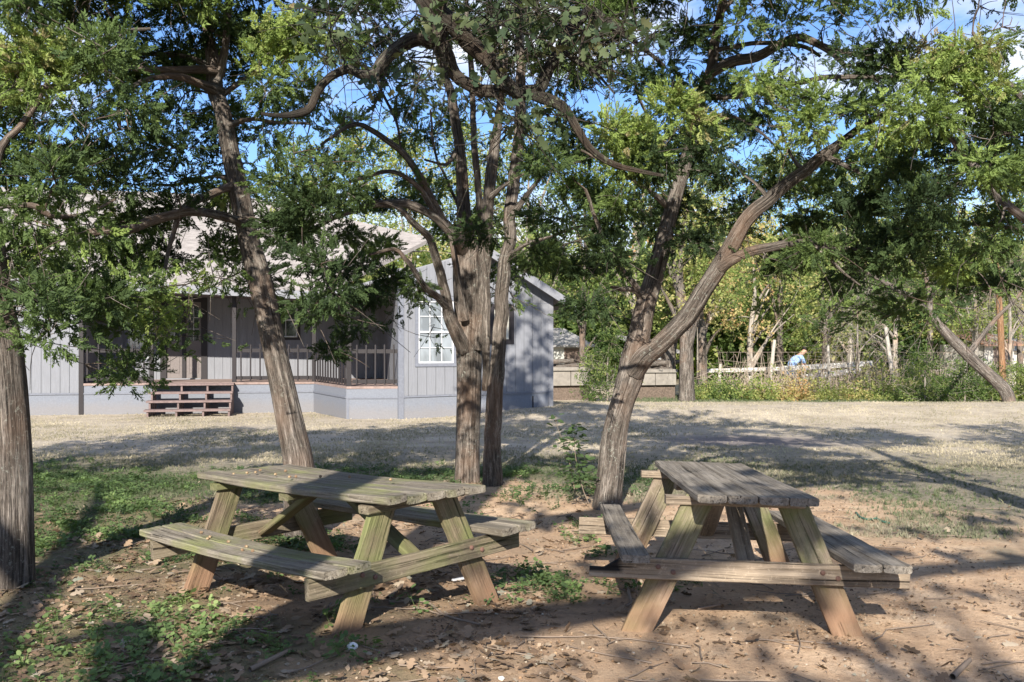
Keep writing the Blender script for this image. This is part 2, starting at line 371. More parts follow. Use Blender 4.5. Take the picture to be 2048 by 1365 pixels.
a0 = P(158, HZ, 22.7)[:2]; a1 = P(628, HZ, 23.7)[:2]; adir = (a1-a0)/np.linalg.norm(a1-a0); anor = np.array([adir[1], -adir[0]])   # towards the camera
def hit(px, p, d, back=0.):
    """point of the upright plane (p, d) pushed back, seen at picture column px"""
    q = p-anor*back if back else p; k = (px-1024)/F
    t = (q[0]-k*q[1])/(k*d[1]-d[0]); return q+d*t
def A(px, back=0.): return hit(px, a0, adir, back)
def zat(py, pt): return CZ+(HZ-py)/F*pt[1]
g0 = P(798, HZ, 21.2)[:2]; g1 = P(1104, HZ, 22.3)[:2]; gdir = (g1-g0)/np.linalg.norm(g1-g0); gnor = np.array([gdir[1], -gdir[0]])
def G(px): return hit(px, g0, gdir)
house = empty('house', (*a0, float(zg(*a0))), 'low grey sided house with tan shingle roof, wooden front porch and steps', 'house')
def planks(a, b, zlo, ztop, openings, name='wall', t=.016, w=.2, mat=None):
    """vertical grooved boards over a backing; openings (s0,s1,z0,z1); ztop(s) may slope"""
    a = np.array(a); b = np.array(b); L = np.linalg.norm(b-a); d = (b-a)/L
    cuts = sorted(set([0, L]+[k*w for k in range(1, int(L/w)+1)]+[v for o in openings for v in o[:2]]))
    mb = MB(); zt = ztop if callable(ztop) else (lambda s: ztop); zl = zlo if callable(zlo) else (lambda s: zlo)
    for s0, s1 in zip(cuts[:-1], cuts[1:]):
        if s1-s0 < .004: continue
        mid = (s0+s1)/2; iv = [(zl(s0), zl(s1), None, None)]
        segs = [(zl(mid), None)]
        cov = sorted([(o[2], o[3]) for o in openings if o[0] <= mid <= o[1]])
        g0_ = .004 if abs(s0/w-round(s0/w)) < 1e-6 else 0; g1_ = .004 if abs(s1/w-round(s1/w)) < 1e-6 else 0
        lo0, lo1 = zl(s0), zl(s1)
        for z0, z1 in cov:
            if z0 > zl(mid): mb.wallbox(a+d*(s0+g0_), a+d*(s1-g1_), lo0, z0, t, t, z0b=lo1, z1b=z0); mb.wallbox(a+d*s0, a+d*s1, lo0, z0, .08, 0, z0b=lo1, z1b=z0)
            lo0 = lo1 = z1
        mb.wallbox(a+d*(s0+g0_), a+d*(s1-g1_), lo0, zt(s0), t, t, z0b=lo1, z1b=zt(s1)); mb.wallbox(a+d*s0, a+d*s1, lo0, zt(s0), .08, 0, z0b=lo1, z1b=zt(s1))
    return mb.build(name, mat or M_side, house)
def window(px0, px1, py0, py1, hitf, cols, rows, pane=M_glass, frame=M_white, outer=M_trim, split=True, hb=None):
    p0, p1 = hitf(px0), hitf(px1); d = (p1-p0)/np.linalg.norm(p1-p0); L = np.linalg.norm(p1-p0); c = (p0+p1)/2
    z0, z1 = zat(py1, c), zat(py0, c)
    tr = MB(); fw = .07
    for s0, s1, za, zb in ((-fw, L+fw, z1, z1+fw), (-fw, L+fw, z0-fw, z0), (-fw, 0, z0, z1), (L, L+fw, z0, z1)): tr.wallbox(p0+d*s0, p0+d*s1, za, zb, .12, .04)
    wo = tr.build('window', outer, house)
    fr = MB(); k = .035
    for s0, s1, za, zb in ((.002, L-.002, z1-k, z1-.002), (.002, L-.002, z0+.002, z0+k), (.002, k, z0+k, z1-k), (L-k, L-.002, z0+k, z1-k)): fr.wallbox(p0+d*s0, p0+d*s1, za, zb, .06, .022)
    if split: fr.wallbox(p0+d*k, p0+d*(L-k), (z0+z1)/2-.02, (z0+z1)/2+.02, .05, .018)
    for i in range(1, cols): fr.wallbox(p0+d*(L*i/cols-.008), p0+d*(L*i/cols+.008), z0+k, z1-k, .02, .006)
    for j in range(1, rows):
        zz = z0+(z1-z0)*j/rows
        if split and rows % 2 == 0 and j == rows//2: continue
        fr.wallbox(p0+d*k, p0+d*(L-k), zz-.008, zz+.008, .024, .009)
    fr.build('frame', frame, wo)
    MB().wallbox(p0+d*(k-.01), p0+d*(L-k+.01), z0+k-.01, z1-k+.01, .02, -.012).build('pane', pane, wo)
    return p0, p1, z0, z1
def sp_of(a, d, p): return float(np.dot(np.array(p)-np.array(a), d))
# left block
l0 = A(-230); ZS = zat(788, a0)
wt = lambda s: 2.86
planks(l0, a0, ZS+.02, 2.86, [], 'wall')
MB().wallbox(l0, a0-adir*.005, -.5, ZS-.02, .09, .012).build('skirting', M_skirt, house)
MB().wallbox(l0, a0, ZS-.018, ZS+.018, .06, .035).build('trim', M_trim, house)
MB().wallbox(a0-adir*.002, a0+adir*.10, -.45, 2.86, .1, .03).build('corner_board', M_dark, house)
vb = MB(); v0, v1 = A(73), A(114); zz = zat(834, v0); vb.wallbox(v0, v1, zz-.06, zz, .03, .014); vb.build('vent', M_dark, house)
# porch back wall
BK = 2.2
B = lambda px: A(px, BK)
b0 = a0-anor*BK-adir*.05; b1 = B(772)
ZD = .525
dr0, dr1 = B(331), B(405); dz1 = zat(603, dr0)
lw0, lw1, lwz = B(256), B(301), (zat(718, B(280)), zat(626, B(280)))
rw0, rw1, rwz = B(548), B(595), (zat(675, B(570)), zat(606, B(570)))
ops = [(sp_of(b0, adir, dr0)-.02, sp_of(b0, adir, dr1)+.02, ZD-.2, dz1), (sp_of(b0, adir, lw0), sp_of(b0, adir, lw1), *lwz), (sp_of(b0, adir, rw0), sp_of(b0, adir, rw1), *rwz)]
planks(b0, b1, ZD-.02, 3.0, ops, 'wall')
window(256, 301, 626, 718, B, 2, 4, M_curtain); window(548, 595, 606, 675, B, 2, 2, M_glass, M_white, M_dark)
MB().wallbox(a0-anor*.1+adir*.03, a0-anor*(BK), -.4, 2.86, .08, .0).build('wall', M_side, house)
# double door
DL = np.linalg.norm(dr1-dr0); fr = MB()
for s0, s1, za, zb in ((-.12, .03, ZD, dz1+.1), (DL-.03, DL+.12, ZD, dz1+.1), (.03, DL-.03, dz1-.02, dz1+.1), (DL*.45, DL*.55, ZD+.03, dz1-.02)): fr.wallbox(dr0+adir*s0, dr0+adir*s1, za, zb, .12, .045)
fr.build('door_frame', M_dark, house)
MB().wallbox(dr0+adir*.03, dr0+adir*(DL-.03), ZD-.01, ZD+.028, .16, .10).build('threshold', M_fascia, house)
for k, (s0, s1) in enumerate(((.035, DL*.45-.005), (DL*.55+.005, DL-.035))):
    gz0 = ZD+.98; gz1 = dz1-.12; w = s1-s0; q = .055
    dm = MB()
    dm.wallbox(dr0+adir*s0, dr0+adir*s1, ZD+.032, gz0, .05, 0); dm.wallbox(dr0+adir*s0, dr0+adir*s1, gz1, dz1-.025, .05, 0)
    dm.wallbox(dr0+adir*s0, dr0+adir*(s0+q), gz0, gz1, .05, 0); dm.wallbox(dr0+adir*(s1-q), dr0+adir*s1, gz0, gz1, .05, 0)
    for c0 in (s0+w*.16, ):
        for (u0, u1, za, zb) in ((c0, s1-w*.16, ZD+.78, ZD+.80), (c0, s1-w*.16, ZD+.16, ZD+.18), (c0, c0+.02, ZD+.18, ZD+.78), (s1-w*.16-.02, s1-w*.16, ZD+.18, ZD+.78)): dm.wallbox(dr0+adir*u0, dr0+adir*u1, za, zb, .03, .012)
    do = dm.build('door', M_door, house)
    MB().wallbox(dr0+adir*(s0+q), dr0+adir*(s1-q), gz0, gz1, .02, -.02).build('pane', M_glass, do)
    mu = MB(); mu.wallbox(dr0+adir*((s0+s1)/2-.008), dr0+adir*((s0+s1)/2+.008), gz0, gz1, .02, -.008)
    for j in (1, 2): mu.wallbox(dr0+adir*(s0+q), dr0+adir*(s1-q), gz0+(gz1-gz0)*j/3-.008, gz0+(gz1-gz0)*j/3+.008, .02, -.006)
    mu.build('muntin', simple('muntin_paint', (.45, .45, .45), .5), do)
    if k: MB().box((*(dr0+adir*(s0+.06)+anor*.05), ZD+.93), (.05, .05, .12), bev=.015).build('handle', simple('knob_metal', (.5, .45, .35), .3, metal=.8), do)
# deck
d2 = a1; d3 = P(693, HZ, 21.2)[:2]; d4 = P(797, HZ, 21.25)[:2]; d5 = b1
dk = MB(); dk.slab([(*p, ZD) for p in (a0+adir*.1+anor*.03, d2+anor*.03, d3+anor*.03, d4, d5-anor*.0+anor*.01, b0+anor*.01+adir*.1)], .05); dk.build('porch_deck', M_deck, house)
for p, q in ((a0+adir*.102, d2), (d2, d3), (d3, d4)):
    zs = zat(786, (p+q)/2) if q is not d4 and p is not d2 else zat(794, d3)
    zs = {0: ZS, 1: ZS}.get(0)
    zs = ZS if p is not d3 else ZS-.01
    MB().wallbox(p, q, -.5, zs-.02, .06, .012).build('skirting', M_skirt, house)
    MB().wallbox(p, q, zs-.018, zs+.018, .05, .03).build('trim', M_trim, house)
    MB().wallbox(p, q, zs+.018, ZD-.052, .06, .01).build('deck_fascia', M_skirt, house)
for p in (d3, ): MB().wallbox(p-adir*.0, p+adir*.05, -.45, ZS-.02, .05, .03).build('corner_board', M_trim, house)
# posts and railings
def post(p, z0, z1, w=.095): return MB().box((p[0], p[1], (z0+z1)/2), (w, w, z1-z0), Matrix.Rotation(math.atan2(adir[1], adir[0]), 3, 'Z'), bev=.006).build('porch_post', M_dark, house)
for px in (302, 468): post(A(px)-anor*.08, ZD, 2.80)
post(d2-anor*.05, ZD, 2.80); post(d3-anor*.06+adir*.05, ZD, 2.62, .11)
def railing(p, q, n, first=0):
    d = (q-p)/np.linalg.norm(q-p); L = np.linalg.norm(q-p); r = MB()
    r.wallbox(p, q, ZD+.70, ZD+.785, .04, -.02); ro = r.build('railing', M_dark, house); MB().wallbox(p, q, ZD+.06, ZD+.14, .04, -.02).build('bottom_rail', M_dark, ro)
    R = Matrix.Rotation(math.atan2(d[1], d[0]), 3, 'Z'); nn = np.array([d[1], -d[0]])
    for k in range(n):
        c = p+d*(L*(k+.5)/n)+nn*.0; h = rng.uniform(-.01, .012)
        MB().box((c[0], c[1], ZD+.46+h), (.034, .034, .85), np.array(R)@np.array(Matrix.Rotation(rng.normal(0, .008), 3, 'Y')), bev=.003).build('baluster', M_dark, ro)
railing(A(162)-anor*.05, A(298)-anor*.05, 6); railing(A(472)-anor*.05, A(624)-anor*.05, 8); railing(d2-anor*.05, d3-anor*.02, 12); railing(d3+adir*.12-anor*.02, d4-anor*.02-adir*.0, 5)
# steps
s0, s1 = A(305), A(474)-adir*.05; sdir = adir; SL = np.linalg.norm(s1-s0)
sz = [ZD-.01, ZD-.185, ZD-.365, ZD-.545]
for k, z in enumerate(sz):
    e0 = s0+anor*(.30*k+.02)
    MB().wallbox(e0, e0+sdir*SL, z-.045, z, .30, .30).build('step_tread', M_step, house)
for f in (.03, .36, .67, .97):
    st = MB(); c = s0+sdir*SL*f
    for k, z in enumerate(sz): st.wallbox(c+anor*(.30*k+.02), c+anor*(.30*k+.02)+sdir*.04, -.45, z-.047, .24, .27)
    st.build('stringer', M_step, house)
# wing
zgb = {}
skL, skR = zat(794.5, g0), zat(783.5, g1); GL = np.linalg.norm(g1-g0)
pk = G(969); spk = sp_of(g0, gdir, pk); zL, zP, zR = zat(548, g0), zat(501, pk), zat(594, g1)
ztop = lambda s: zL+(zP-zL)*s/spk if s <= spk else zP+(zR-zP)*(s-spk)/(GL-spk)
zlo = lambda s: skL+(skR-skL)*s/GL+.02
w1 = (G(836), G(907)); w1z = (zat(727, w1[0]), zat(602, w1[0])); w2 = (G(985), G(1021)); w2z = (zat(682, w2[0]), zat(615, w2[0]))
planks(g0, g1, zlo, ztop, [(sp_of(g0, gdir, w1[0]), sp_of(g0, gdir, w1[1]), *w1z), (sp_of(g0, gdir, w2[0]), sp_of(g0, gdir, w2[1]), *w2z)], 'wall')
window(836, 907, 602, 727, G, 3, 4, M_curtain); window(985, 1021, 615, 682, G, 1, 1, M_cream, M_dark, M_dark, False)
MB().wallbox(g0, g1, -.5, skL-.02, .09, .012, z1b=skR-.02).build('skirting', M_skirt, house)
MB().wallbox(g0, g1, skL-.018, skL+.018, .06, .035, z0b=skR-.018, z1b=skR+.018).build('trim', M_trim, house)
MB().wallbox(g0-gdir*.02, g0+gdir*.10, -.45, zL+.02, .08, .03).build('corner_board', M_trim, house)
MB().wallbox(g1-gdir*.09, g1+gdir*.02, -.45, zR, .08, .03).build('corner_board', M_fascia, house)
seam = zat(606.5, G(1020)); MB().wallbox(G(925), G(1100), seam-.006, seam+.006, .02, .021).build('trim', M_trim, house)
jb = G(1064); MB().wallbox(jb, jb+gdir*.03, -.4, zlo(0)-.05, .02, .018).build('trim', M_dark, house)
back = -gnor
planks(b1, g0, ZD-.02, zL+.12, [], 'wall')
planks(g1, g1+back*6, zlo(GL), zR, [], 'wall')
MB().wallbox(g1, g1+back*6, -.5, zlo(GL)-.02, .09, .012).build('skirting', M_skirt, house)
# wing roof: two slopes, overhanging the gable
ov = gnor*.35
def V3(p, z): return np.array([p[0], p[1], z])
lrake = P(637, 594, 21.9); pk3 = V3(pk+ov, zat(497, pk+ov)); rr = g1+gdir*.42+ov; rr3 = V3(rr, zat(609, rr))
bk = np.array([*(back*7.5), 0])
MB().slab([lrake, pk3, pk3+bk, lrake+bk], .1).build('roof', M_roof, house)
MB().slab([pk3, rr3, rr3+bk, pk3+bk], .1).build('roof', M_roof, house)
fm = MB(); n3 = np.array([*gnor, 0])
for p, q in ((lrake, pk3), (pk3, rr3)): fm.wallbox(p[:2], q[:2], p[2]-.17, p[2]+.02, .03, .034, z0b=q[2]-.17, z1b=q[2]+.02)
fm.build('fascia', M_fascia, house)
sf = MB(); sf.slab([lrake-[0, 0, .115], V3(g0, zL-.02), V3(g0, zL-.02)+bk*.5, lrake+bk*.5-[0, 0, .115]], .02); sf.build('soffit', M_soffit, house)
# main roof
e0 = A(-260)+anor*.55; e1 = A(642)+anor*.35; E0, E1 = V3(e0, zat(540, e0)), V3(e1, zat(586, e1))
r0 = A(-260, 5.2); r1 = A(480, 5.2); R0, R1 = V3(r0, zat(364, r0)), V3(r1, zat(391, r1)); H1 = P(863, 476, 26.6)
MB().slab([E0, E1, R1, R0], .1).build('roof', M_roof, house)
mb = MB(); mb.slab([E1, H1, R1], .1); mb.build('roof', M_roof, house)
MB().wallbox(E0[:2], E1[:2], E0[2]-.17, E0[2]+.02, .03, .034, z0b=E1[2]-.17, z1b=E1[2]+.02).build('fascia', M_fascia, house)
q0, q1 = A(-260, BK), A(700, BK)
MB().slab([E0-[0, 0, .13], E1-[0, 0, .13], V3(q1, E1[2]-.13), V3(q0, E0[2]-.13)], .02).build('porch_ceiling', M_soffit, house)
MB().slab([R0, R1, V3(A(480, 11), E1[2]), V3(A(-260, 11), E0[2])], .1).build('roof', M_roof, house)
#<TABLES>
# ------------------------------------------------------------ picnic tables
def wood(name, c0, c1, c2, moss=0., mossc=(.13, .16, .035), soil=False, char=None):
    m, nt, b = newmat(name, .85); ob = coord(nt); oi = N(nt, 'ShaderNodeObjectInfo')
    add = N(nt, 'ShaderNodeVectorMath', operation='ADD'); nt.links.new(ob, add.inputs[0])
    mul = N(nt, 'ShaderNodeVectorMath', operation='SCALE'); mul.inputs[0].default_value = (7.3, 3.1, 5.7); nt.links.new(oi.outputs['Random'], mul.inputs['Scale']); nt.links.new(mul.outputs[0], add.inputs[1])
    v = add.outputs[0]
    f = noise_node(nt, v, 1, 6, .68, (1.3, 30, 30), .25); f2 = noise_node(nt, v, 1, 4, .7, (2.2, 95, 95)); f4 = noise_node(nt, v, 1, 3, .6, (.9, 55, 55)); bl = noise_node(nt, v, 3.5, 5, .65)
    c = ramp(nt, f, [(.28, c0), (.5, c1), (.72, c2)])
    c = mixc(nt, ramp(nt, f2, [(.36, (.75, .75, .75)), (.48, (0, 0, 0))]), c, tuple(x*.45 for x in c0))
    c = mixc(nt, ramp(nt, f4, [(.33, (.95, .95, .95)), (.365, (0, 0, 0))]), c, tuple(x*.22 for x in c0))
    c = mixc(nt, ramp(nt, noise_node(nt, v, 45, 4, .75), [(.55, (0, 0, 0)), (.7, (.5, .5, .5))]), c, tuple(x*1.25 for x in c2))
    c = mixc(nt, ramp(nt, bl, [(.46, (0, 0, 0)), (.66, (.55, .55, .55))]), c, tuple(x*.55 for x in c1))
    if moss:
        mm = ramp(nt, noise_node(nt, v, 2.6, 5, .6, (1, 1.6, 1.6)), [(.50-.2*moss, (0, 0, 0)), (.70-.1*moss, (.8, .8, .8))])
        c = mixc(nt, mm, c, mixc(nt, f, mossc, tuple(x*1.55 for x in mossc)))
    geo = N(nt, 'ShaderNodeNewGeometry'); sx = N(nt, 'ShaderNodeSeparateXYZ'); nt.links.new(geo.outputs['Position'], sx.inputs[0])
    if soil:   # rain-splashed soil stain low on the wood
        zz = mth(nt, 'SUBTRACT', .34, sx.outputs[2]); s = mth(nt, 'MULTIPLY', zz, 4.2, True)
        s = mth(nt, 'MULTIPLY', s, ramp(nt, bl, [(.3, (.65, .65, .65)), (.6, (1, 1, 1))]))
        c = mixc(nt, s, c, mixc(nt, f, (.14, .08, .048), (.29, .18, .115)))
    if char:
        q = N(nt, 'ShaderNodeSeparateXYZ'); nt.links.new(coord(nt), q.inputs[0])
        e = mth(nt, 'SUBTRACT', char-0., q.outputs[0]); e = mth(nt, 'ADD', e, mth(nt, 'MULTIPLY', mth(nt, 'SUBTRACT', bl, .5), .12))
        tz = mth(nt, 'ADD', mth(nt, 'MULTIPLY', e, 30, True), 0, True)
        up = mth(nt, 'MULTIPLY', mth(nt, 'ADD', q.outputs[2], .03), 60, True)
        c = mixc(nt, mth(nt, 'MULTIPLY', tz, up), c, (.012, .011, .011))
    nt.links.new(c, b.inputs['Base Color'])
    bump(nt, b, mth(nt, 'ADD', mth(nt, 'ADD', f, mth(nt, 'MULTIPLY', f2, .6)), mth(nt, 'MULTIPLY', ramp(nt, f4, [(.33, (0, 0, 0)), (.37, (1, 1, 1))]), .8)), .008)
    return m
WT = wood('weathered_top', (.10, .086, .07), (.215, .188, .156), (.34, .305, .26))
WTm = wood('mossy_top', (.10, .084, .064), (.205, .178, .14), (.32, .285, .235), .10, (.15, .16, .06))
WL = wood('mossy_leg', (.085, .062, .042), (.18, .138, .094), (.28, .22, .155), .62, (.11, .125, .045), soil=True)
WLr = wood('worn_leg', (.09, .07, .052), (.205, .165, .122), (.34, .28, .22), .40, (.115, .13, .045), soil=True)
WB = wood('beam_wood', (.085, .069, .048), (.178, .146, .102), (.275, .228, .165), .42, (.115, .125, .05))
WBr = wood('pale_beam', (.13, .10, .074), (.27, .215, .158), (.41, .34, .26), 0)
WBc = wood('charred_beam', (.13, .10, .072), (.26, .205, .15), (.40, .325, .245), 0, char=-.60)
M_bolt = simple('rusty_bolt', (.16, .09, .07), .6)
def board(name, mat, parent, c, size, R=None, sag=0, cup=0, seed=0, taper=None, bev=.006, n=22):
    """weathered plank: length on local x; gently warped, worn edges"""
    L, W, T = size; prof = []
    for y, z in ((-W/2+bev, -T/2), (0, -T/2), (W/2-bev, -T/2), (W/2, -T/2+bev), (W/2, T/2-bev), (W/2-bev, T/2), (W/4, T/2), (0, T/2), (-W/4, T/2), (-W/2+bev, T/2), (-W/2, T/2-bev), (-W/2, -T/2+bev)): prof.append((y, z))
    prof = np.array(prof); k = len(prof); V = []
    ts = np.concatenate([[-.5, -.5+bev/L*.9], np.linspace(-.5, .5, n)[1:-1], [.5-bev/L*.9, .5]])
    for i, t in enumerate(ts):
        s = .992 if i in (0, len(ts)-1) else 1
        x = np.full(k, t*L)+(fbm(prof[:, 0]*40+seed, prof[:, 1]*40, seed, 2)-.5)*.008*(abs(t) > .49)
        y = prof[:, 0]*s+(fbm(np.full(k, t*9+seed), prof[:, 1]*5, seed+2, 2)-.5)*.006
        z = prof[:, 1]*(s if T > .01 else 1)+(fbm(np.full(k, t*7), prof[:, 0]*30+seed, seed+3, 3)-.5)*.007-sag*(1-4*t*t)+cup*(prof[:, 0]/(W/2))**2*(.4+abs(t))
        if taper and t*L < taper[0]: z = np.where(prof[:, 1] > 0, z-taper[1]*min(1, (taper[0]-t*L)/.07), z)
        V.append(np.stack([x, y, z], 1))
    V = np.vstack(V); F_ = [[j*k+i, j*k+(i+1) % k, (j+1)*k+(i+1) % k, (j+1)*k+i] for j in range(len(ts)-1) for i in range(k)]
    F_ += [list(range(k-1, -1, -1)), list(range((len(ts)-1)*k, len(ts)*k))]
    me = bpy.data.meshes.new(name); me.from_pydata([tuple(v) for v in V], [], F_); me.update(); me.materials.append(mat)
    o = bpy.data.objects.new(name, me); COL.objects.link(o); o.parent = parent
    o.matrix_local = Matrix.Translation(Vector(c)) @ (R.to_4x4() if R is not None else Matrix.Identity(4))
    return o
RZ90 = Matrix.Rotation(math.pi/2, 3, 'Z')
def bolt(parent_obj, x, z):   # on the near (local -y) face of a beam lying along x
    v = 10; V = []; 
    for y, r in ((-.019, .013), (-.026, .012), (-.029, .006)): V += [(x+r*math.cos(i*2*math.pi/v), y, z+r*math.sin(i*2*math.pi/v)) for i in range(v)]
    F_ = [[k*v+(i+1) % v, k*v+i, k*v+v+i, k*v+v+(i+1) % v] for k in range(2) for i in range(v)]+[list(range(2*v, 3*v))]
    me = bpy.data.meshes.new('bolt'); me.from_pydata(V, [], F_); me.update(); me.materials.append(M_bolt)
    o = bpy.data.objects.new('bolt', me); COL.objects.link(o); o.parent = parent_obj
def picnic(pos, yaw, pitch, roll, L, W, nb, bi, bw, bz, lt, lb, ly, beamx, bzt, legz, label, right=False):
    H = .72
    Rm = Matrix.Rotation(yaw, 3, 'Z') @ Matrix.Rotation(pitch, 3, 'X') @ Matrix.Rotation(roll, 3, 'Y')
    org = Vector((pos[0], pos[1], pos[2]+CZ)) - Rm @ Vector((0, 0, H))
    t = empty('picnic_table', org, label, 'picnic table', 'weathered wooden picnic tables', Rm.to_euler())
    T = .038; bwid = W/nb
    for k in range(nb):
        x = -W/2+bwid*(k+.5); dl = rng.uniform(-.012, .012)
        rr = RZ90 @ Matrix.Rotation(rng.normal(0, .012), 3, 'X')
        board('tabletop_board', WT if right else WTm, t, (x, dl, H-T/2+(0 if right else (.012 if k == 0 else -.004*k))), (L, bwid-.007, T), rr, sag=(.004 if right else .012), cup=.003 if right else .005, seed=k*3.7+pos[0])
    wb = bw/2
    for sgn in (-1, 1):
        for j in range(2):
            if right and sgn < 0 and j == 1: continue
            x = sgn*(bi+wb*(j+.5))
            if right and sgn < 0: x = -.565
            board('bench_board', WT if right else WTm, t, (x, (.02 if right and sgn < 0 else 0), H-bz-T/2), (L, wb-.006, T), RZ90, sag=(.022 if (not right and sgn < 0) else .003), cup=.003, seed=j*5+sgn+9)
    for e in (-1, 1):
        # cleat under the top, seat beam outside the legs
        board('top_cleat', WBr if right else WB, t, (-.055 if right else 0, e*(ly+.0), H-T-.024), (.69 if right else W-.02, .089, .042), seed=e+2, n=8)
        yb = e*(ly+.042); bl = beamx[1]-beamx[0]; bm = WBc if (right and e < 0) else (WBr if right else WB)
        beam = board('seat_beam', bm, t, ((beamx[0]+beamx[1])/2, yb, H-bzt-.052), (bl, .038, .104), Matrix.Identity(3), seed=e*4+1, bev=.004, taper=((-bl/2+.16, .055) if right and e < 0 else None))
        for sgn in (-1, 1):
            top = Vector((sgn*lt, e*ly, H-T-.03)); bot = Vector((sgn*lb, e*ly, H-legz-.10)); d = (top-bot); ln = d.length; dx = d.normalized(); yv = Vector((0, 1, 0)); zv = dx.cross(yv)
            R = Matrix((dx, yv, zv)).transposed(); R = Matrix((dx, zv, dx.cross(zv))).transposed()
            lc = (top+bot)/2-(dx*.0)
            board('leg', WLr if right else WL, t, lc, (ln+.02, .142, .038), R, seed=sgn+e*3+5, bev=.004)
            # bolts where the beam crosses the leg
            xb = sgn*(lt+(lb-lt)*(bzt+.05-T-.03)/(legz-T-.03))
            if e < 0:
                for dxx in (-.03, .045): bolt(beam, xb-(beamx[0]+beamx[1])/2+dxx, .012*(-1 if dxx > 0 else 1))
        # brace from the middle of the top down to the seat beam
        top = Vector((0.02, e*.12, H-T-.03)); bot = Vector((0.02, e*(ly-.0), H-bzt-.06)); d = top-bot; dx = d.normalized(); xv = Vector((1, 0, 0)); zv = dx.cross(xv)
        board('brace', WBr if right else WL, t, (top+bot)/2, (d.length+.03, .089, .036), Matrix((dx, xv, zv)).transposed(), seed=e+8, n=10)
    board('top_cleat', WBr if right else WB, t, (0, 0, H-T-.024), (W-.04, .089, .042), seed=4, n=8)
    return t
tr_ = picnic((1.1912, 5.6327, -.7561), -.0303, -.0299, .0309, 1.83, .579, 4, .448, .280, .300, .235, .565, .62, (-.775, .80), .350, .715,
       'wooden picnic table at right with grey top, one bench board burnt and missing', True)
tl_ = picnic((-1.0236, 5.6137, -.7625), .7917, -.0263, -.0384, 1.84, .649, 5, .425, .270, .269, .20, .51, .73, (-.69, .69), .318, .66,
       'mossy wooden picnic table at left set at an angle with sagging front bench')
# acorns lying on the left table
M_acorn = simple('acorn_shell', (.30, .22, .13), .45, .2, 60); M_cap = simple('acorn_cap', (.20, .13, .08), .9)
def acorn_mesh():
    prof = [(0, -.0095), (.004, -.0075), (.0068, -.003), (.0072, .002)]; cap = [(.0085, .001), (.0088, .004), (.006, .0075), (.0015, .009), (.0008, .013)]
    ms = []
    for nm, pr, mt in (('nut', prof, M_acorn), ('cap', cap, M_cap)):
        k = 9; V = [(r*math.cos(2*math.pi*i/k), r*math.sin(2*math.pi*i/k), z) for r, z in pr for i in range(k)]
        F_ = [[j*k+i, j*k+(i+1) % k, (j+1)*k+(i+1) % k, (j+1)*k+i] for j in range(len(pr)-1) for i in range(k)]+[list(range(k-1, -1, -1)), list(range((len(pr)-1)*k, len(pr)*k))]
        me = bpy.data.meshes.new(nm); me.from_pydata(V, [], F_); me.update(); me.materials.append(mt); ms.append(me)
    return ms
acn = acorn_mesh()
tlm = Matrix.LocRotScale(tl_.location, tl_.rotation_euler, None)
acl = [(-.11, .60, 'top'), (-.04, .66, 'top'), (-.22, .66, 'top'), (-.15, .63, 'top'), (.02, .48, 'top'), (-.10, .40, 'top'), (-.12, .22, 'top'), (-.09, .20, 'top'), (-.02, .06, 'top'), (.05, -.12, 'top'), (.10, -.42, 'top'),
       (-.50, .55, 'bench'), (-.53, .40, 'bench'), (-.56, .37, 'bench'), (-.54, .0, 'bench'), (-.60, -.06, 'bench'), (-.58, -.13, 'bench'), (-.53, .20, 'bench')]
for x, y, w_ in acl:
    z = .72+.008 if w_ == 'top' else .72-.269+.006-(.022*(1-(y/.92)**2))
    a_ = empty('acorn', tlm @ Vector((x, y, z)), 'small tan acorn lying on the '+('top' if w_ == 'top' else 'front bench')+' of the mossy left picnic table', 'acorn', 'acorns on the table '+w_, (math.pi/2+rng.normal(0, .2), 0, rng.uniform(0, 6)))
    for me in acn: o = bpy.data.objects.new(me.name, me); COL.objects.link(o); o.parent = a_
#</TABLES>
#<TREES>
# ------------------------------------------------------------ trees near the camera
def cedar_spray(seed, nax=11, L=1., w=.046):
    r = np.random.default_rng(seed); V = []; Fq = []
    def leaf(p, d, l, wd):
        d = d/np.linalg.norm(d); s = np.cross(d, [0, 0, 1.]); s = s/(np.linalg.norm(s)+1e-6); s = s+np.array([0, 0, r.normal(0, .7)]); s /= np.linalg.norm(s)
        k = len(V); V.extend([p, p+d*l*.45+s*wd, p+d*l, p+d*l*.45-s*wd]); Fq.append([k, k+1, k+2, k+3])
    ax = np.array([0., 0, 0]); d = np.array([1., 0, 0])
    for i in range(nax):
        t = i/(nax-1); p = np.array([t*L*.8, .06*math.sin(t*3+seed), -.05*t*t])
        for sg in (-1, 1):
            dd = np.array([.8, sg*(.9-.4*t)+r.normal(0, .15), r.normal(0, .35)]); ll = L*(.34-.15*t)*r.uniform(.7, 1.2)
            leaf(p, dd, ll, w)
            if t < .8: q = p+dd/np.linalg.norm(dd)*ll*.55; leaf(q, np.array([1., sg*.1, r.normal(0, .4)]), ll*.6, w*.85)
        if i % 2: leaf(p, np.array([.6, r.normal(0, .4), r.choice([-1, 1])*.8]), L*.28, w)
    leaf(np.array([.75*L, 0, -.04]), np.array([1., 0, 0]), L*.32, w)
    return np.array(V), np.array(Fq)
CEDAR = [cedar_spray(s) for s in range(5)]
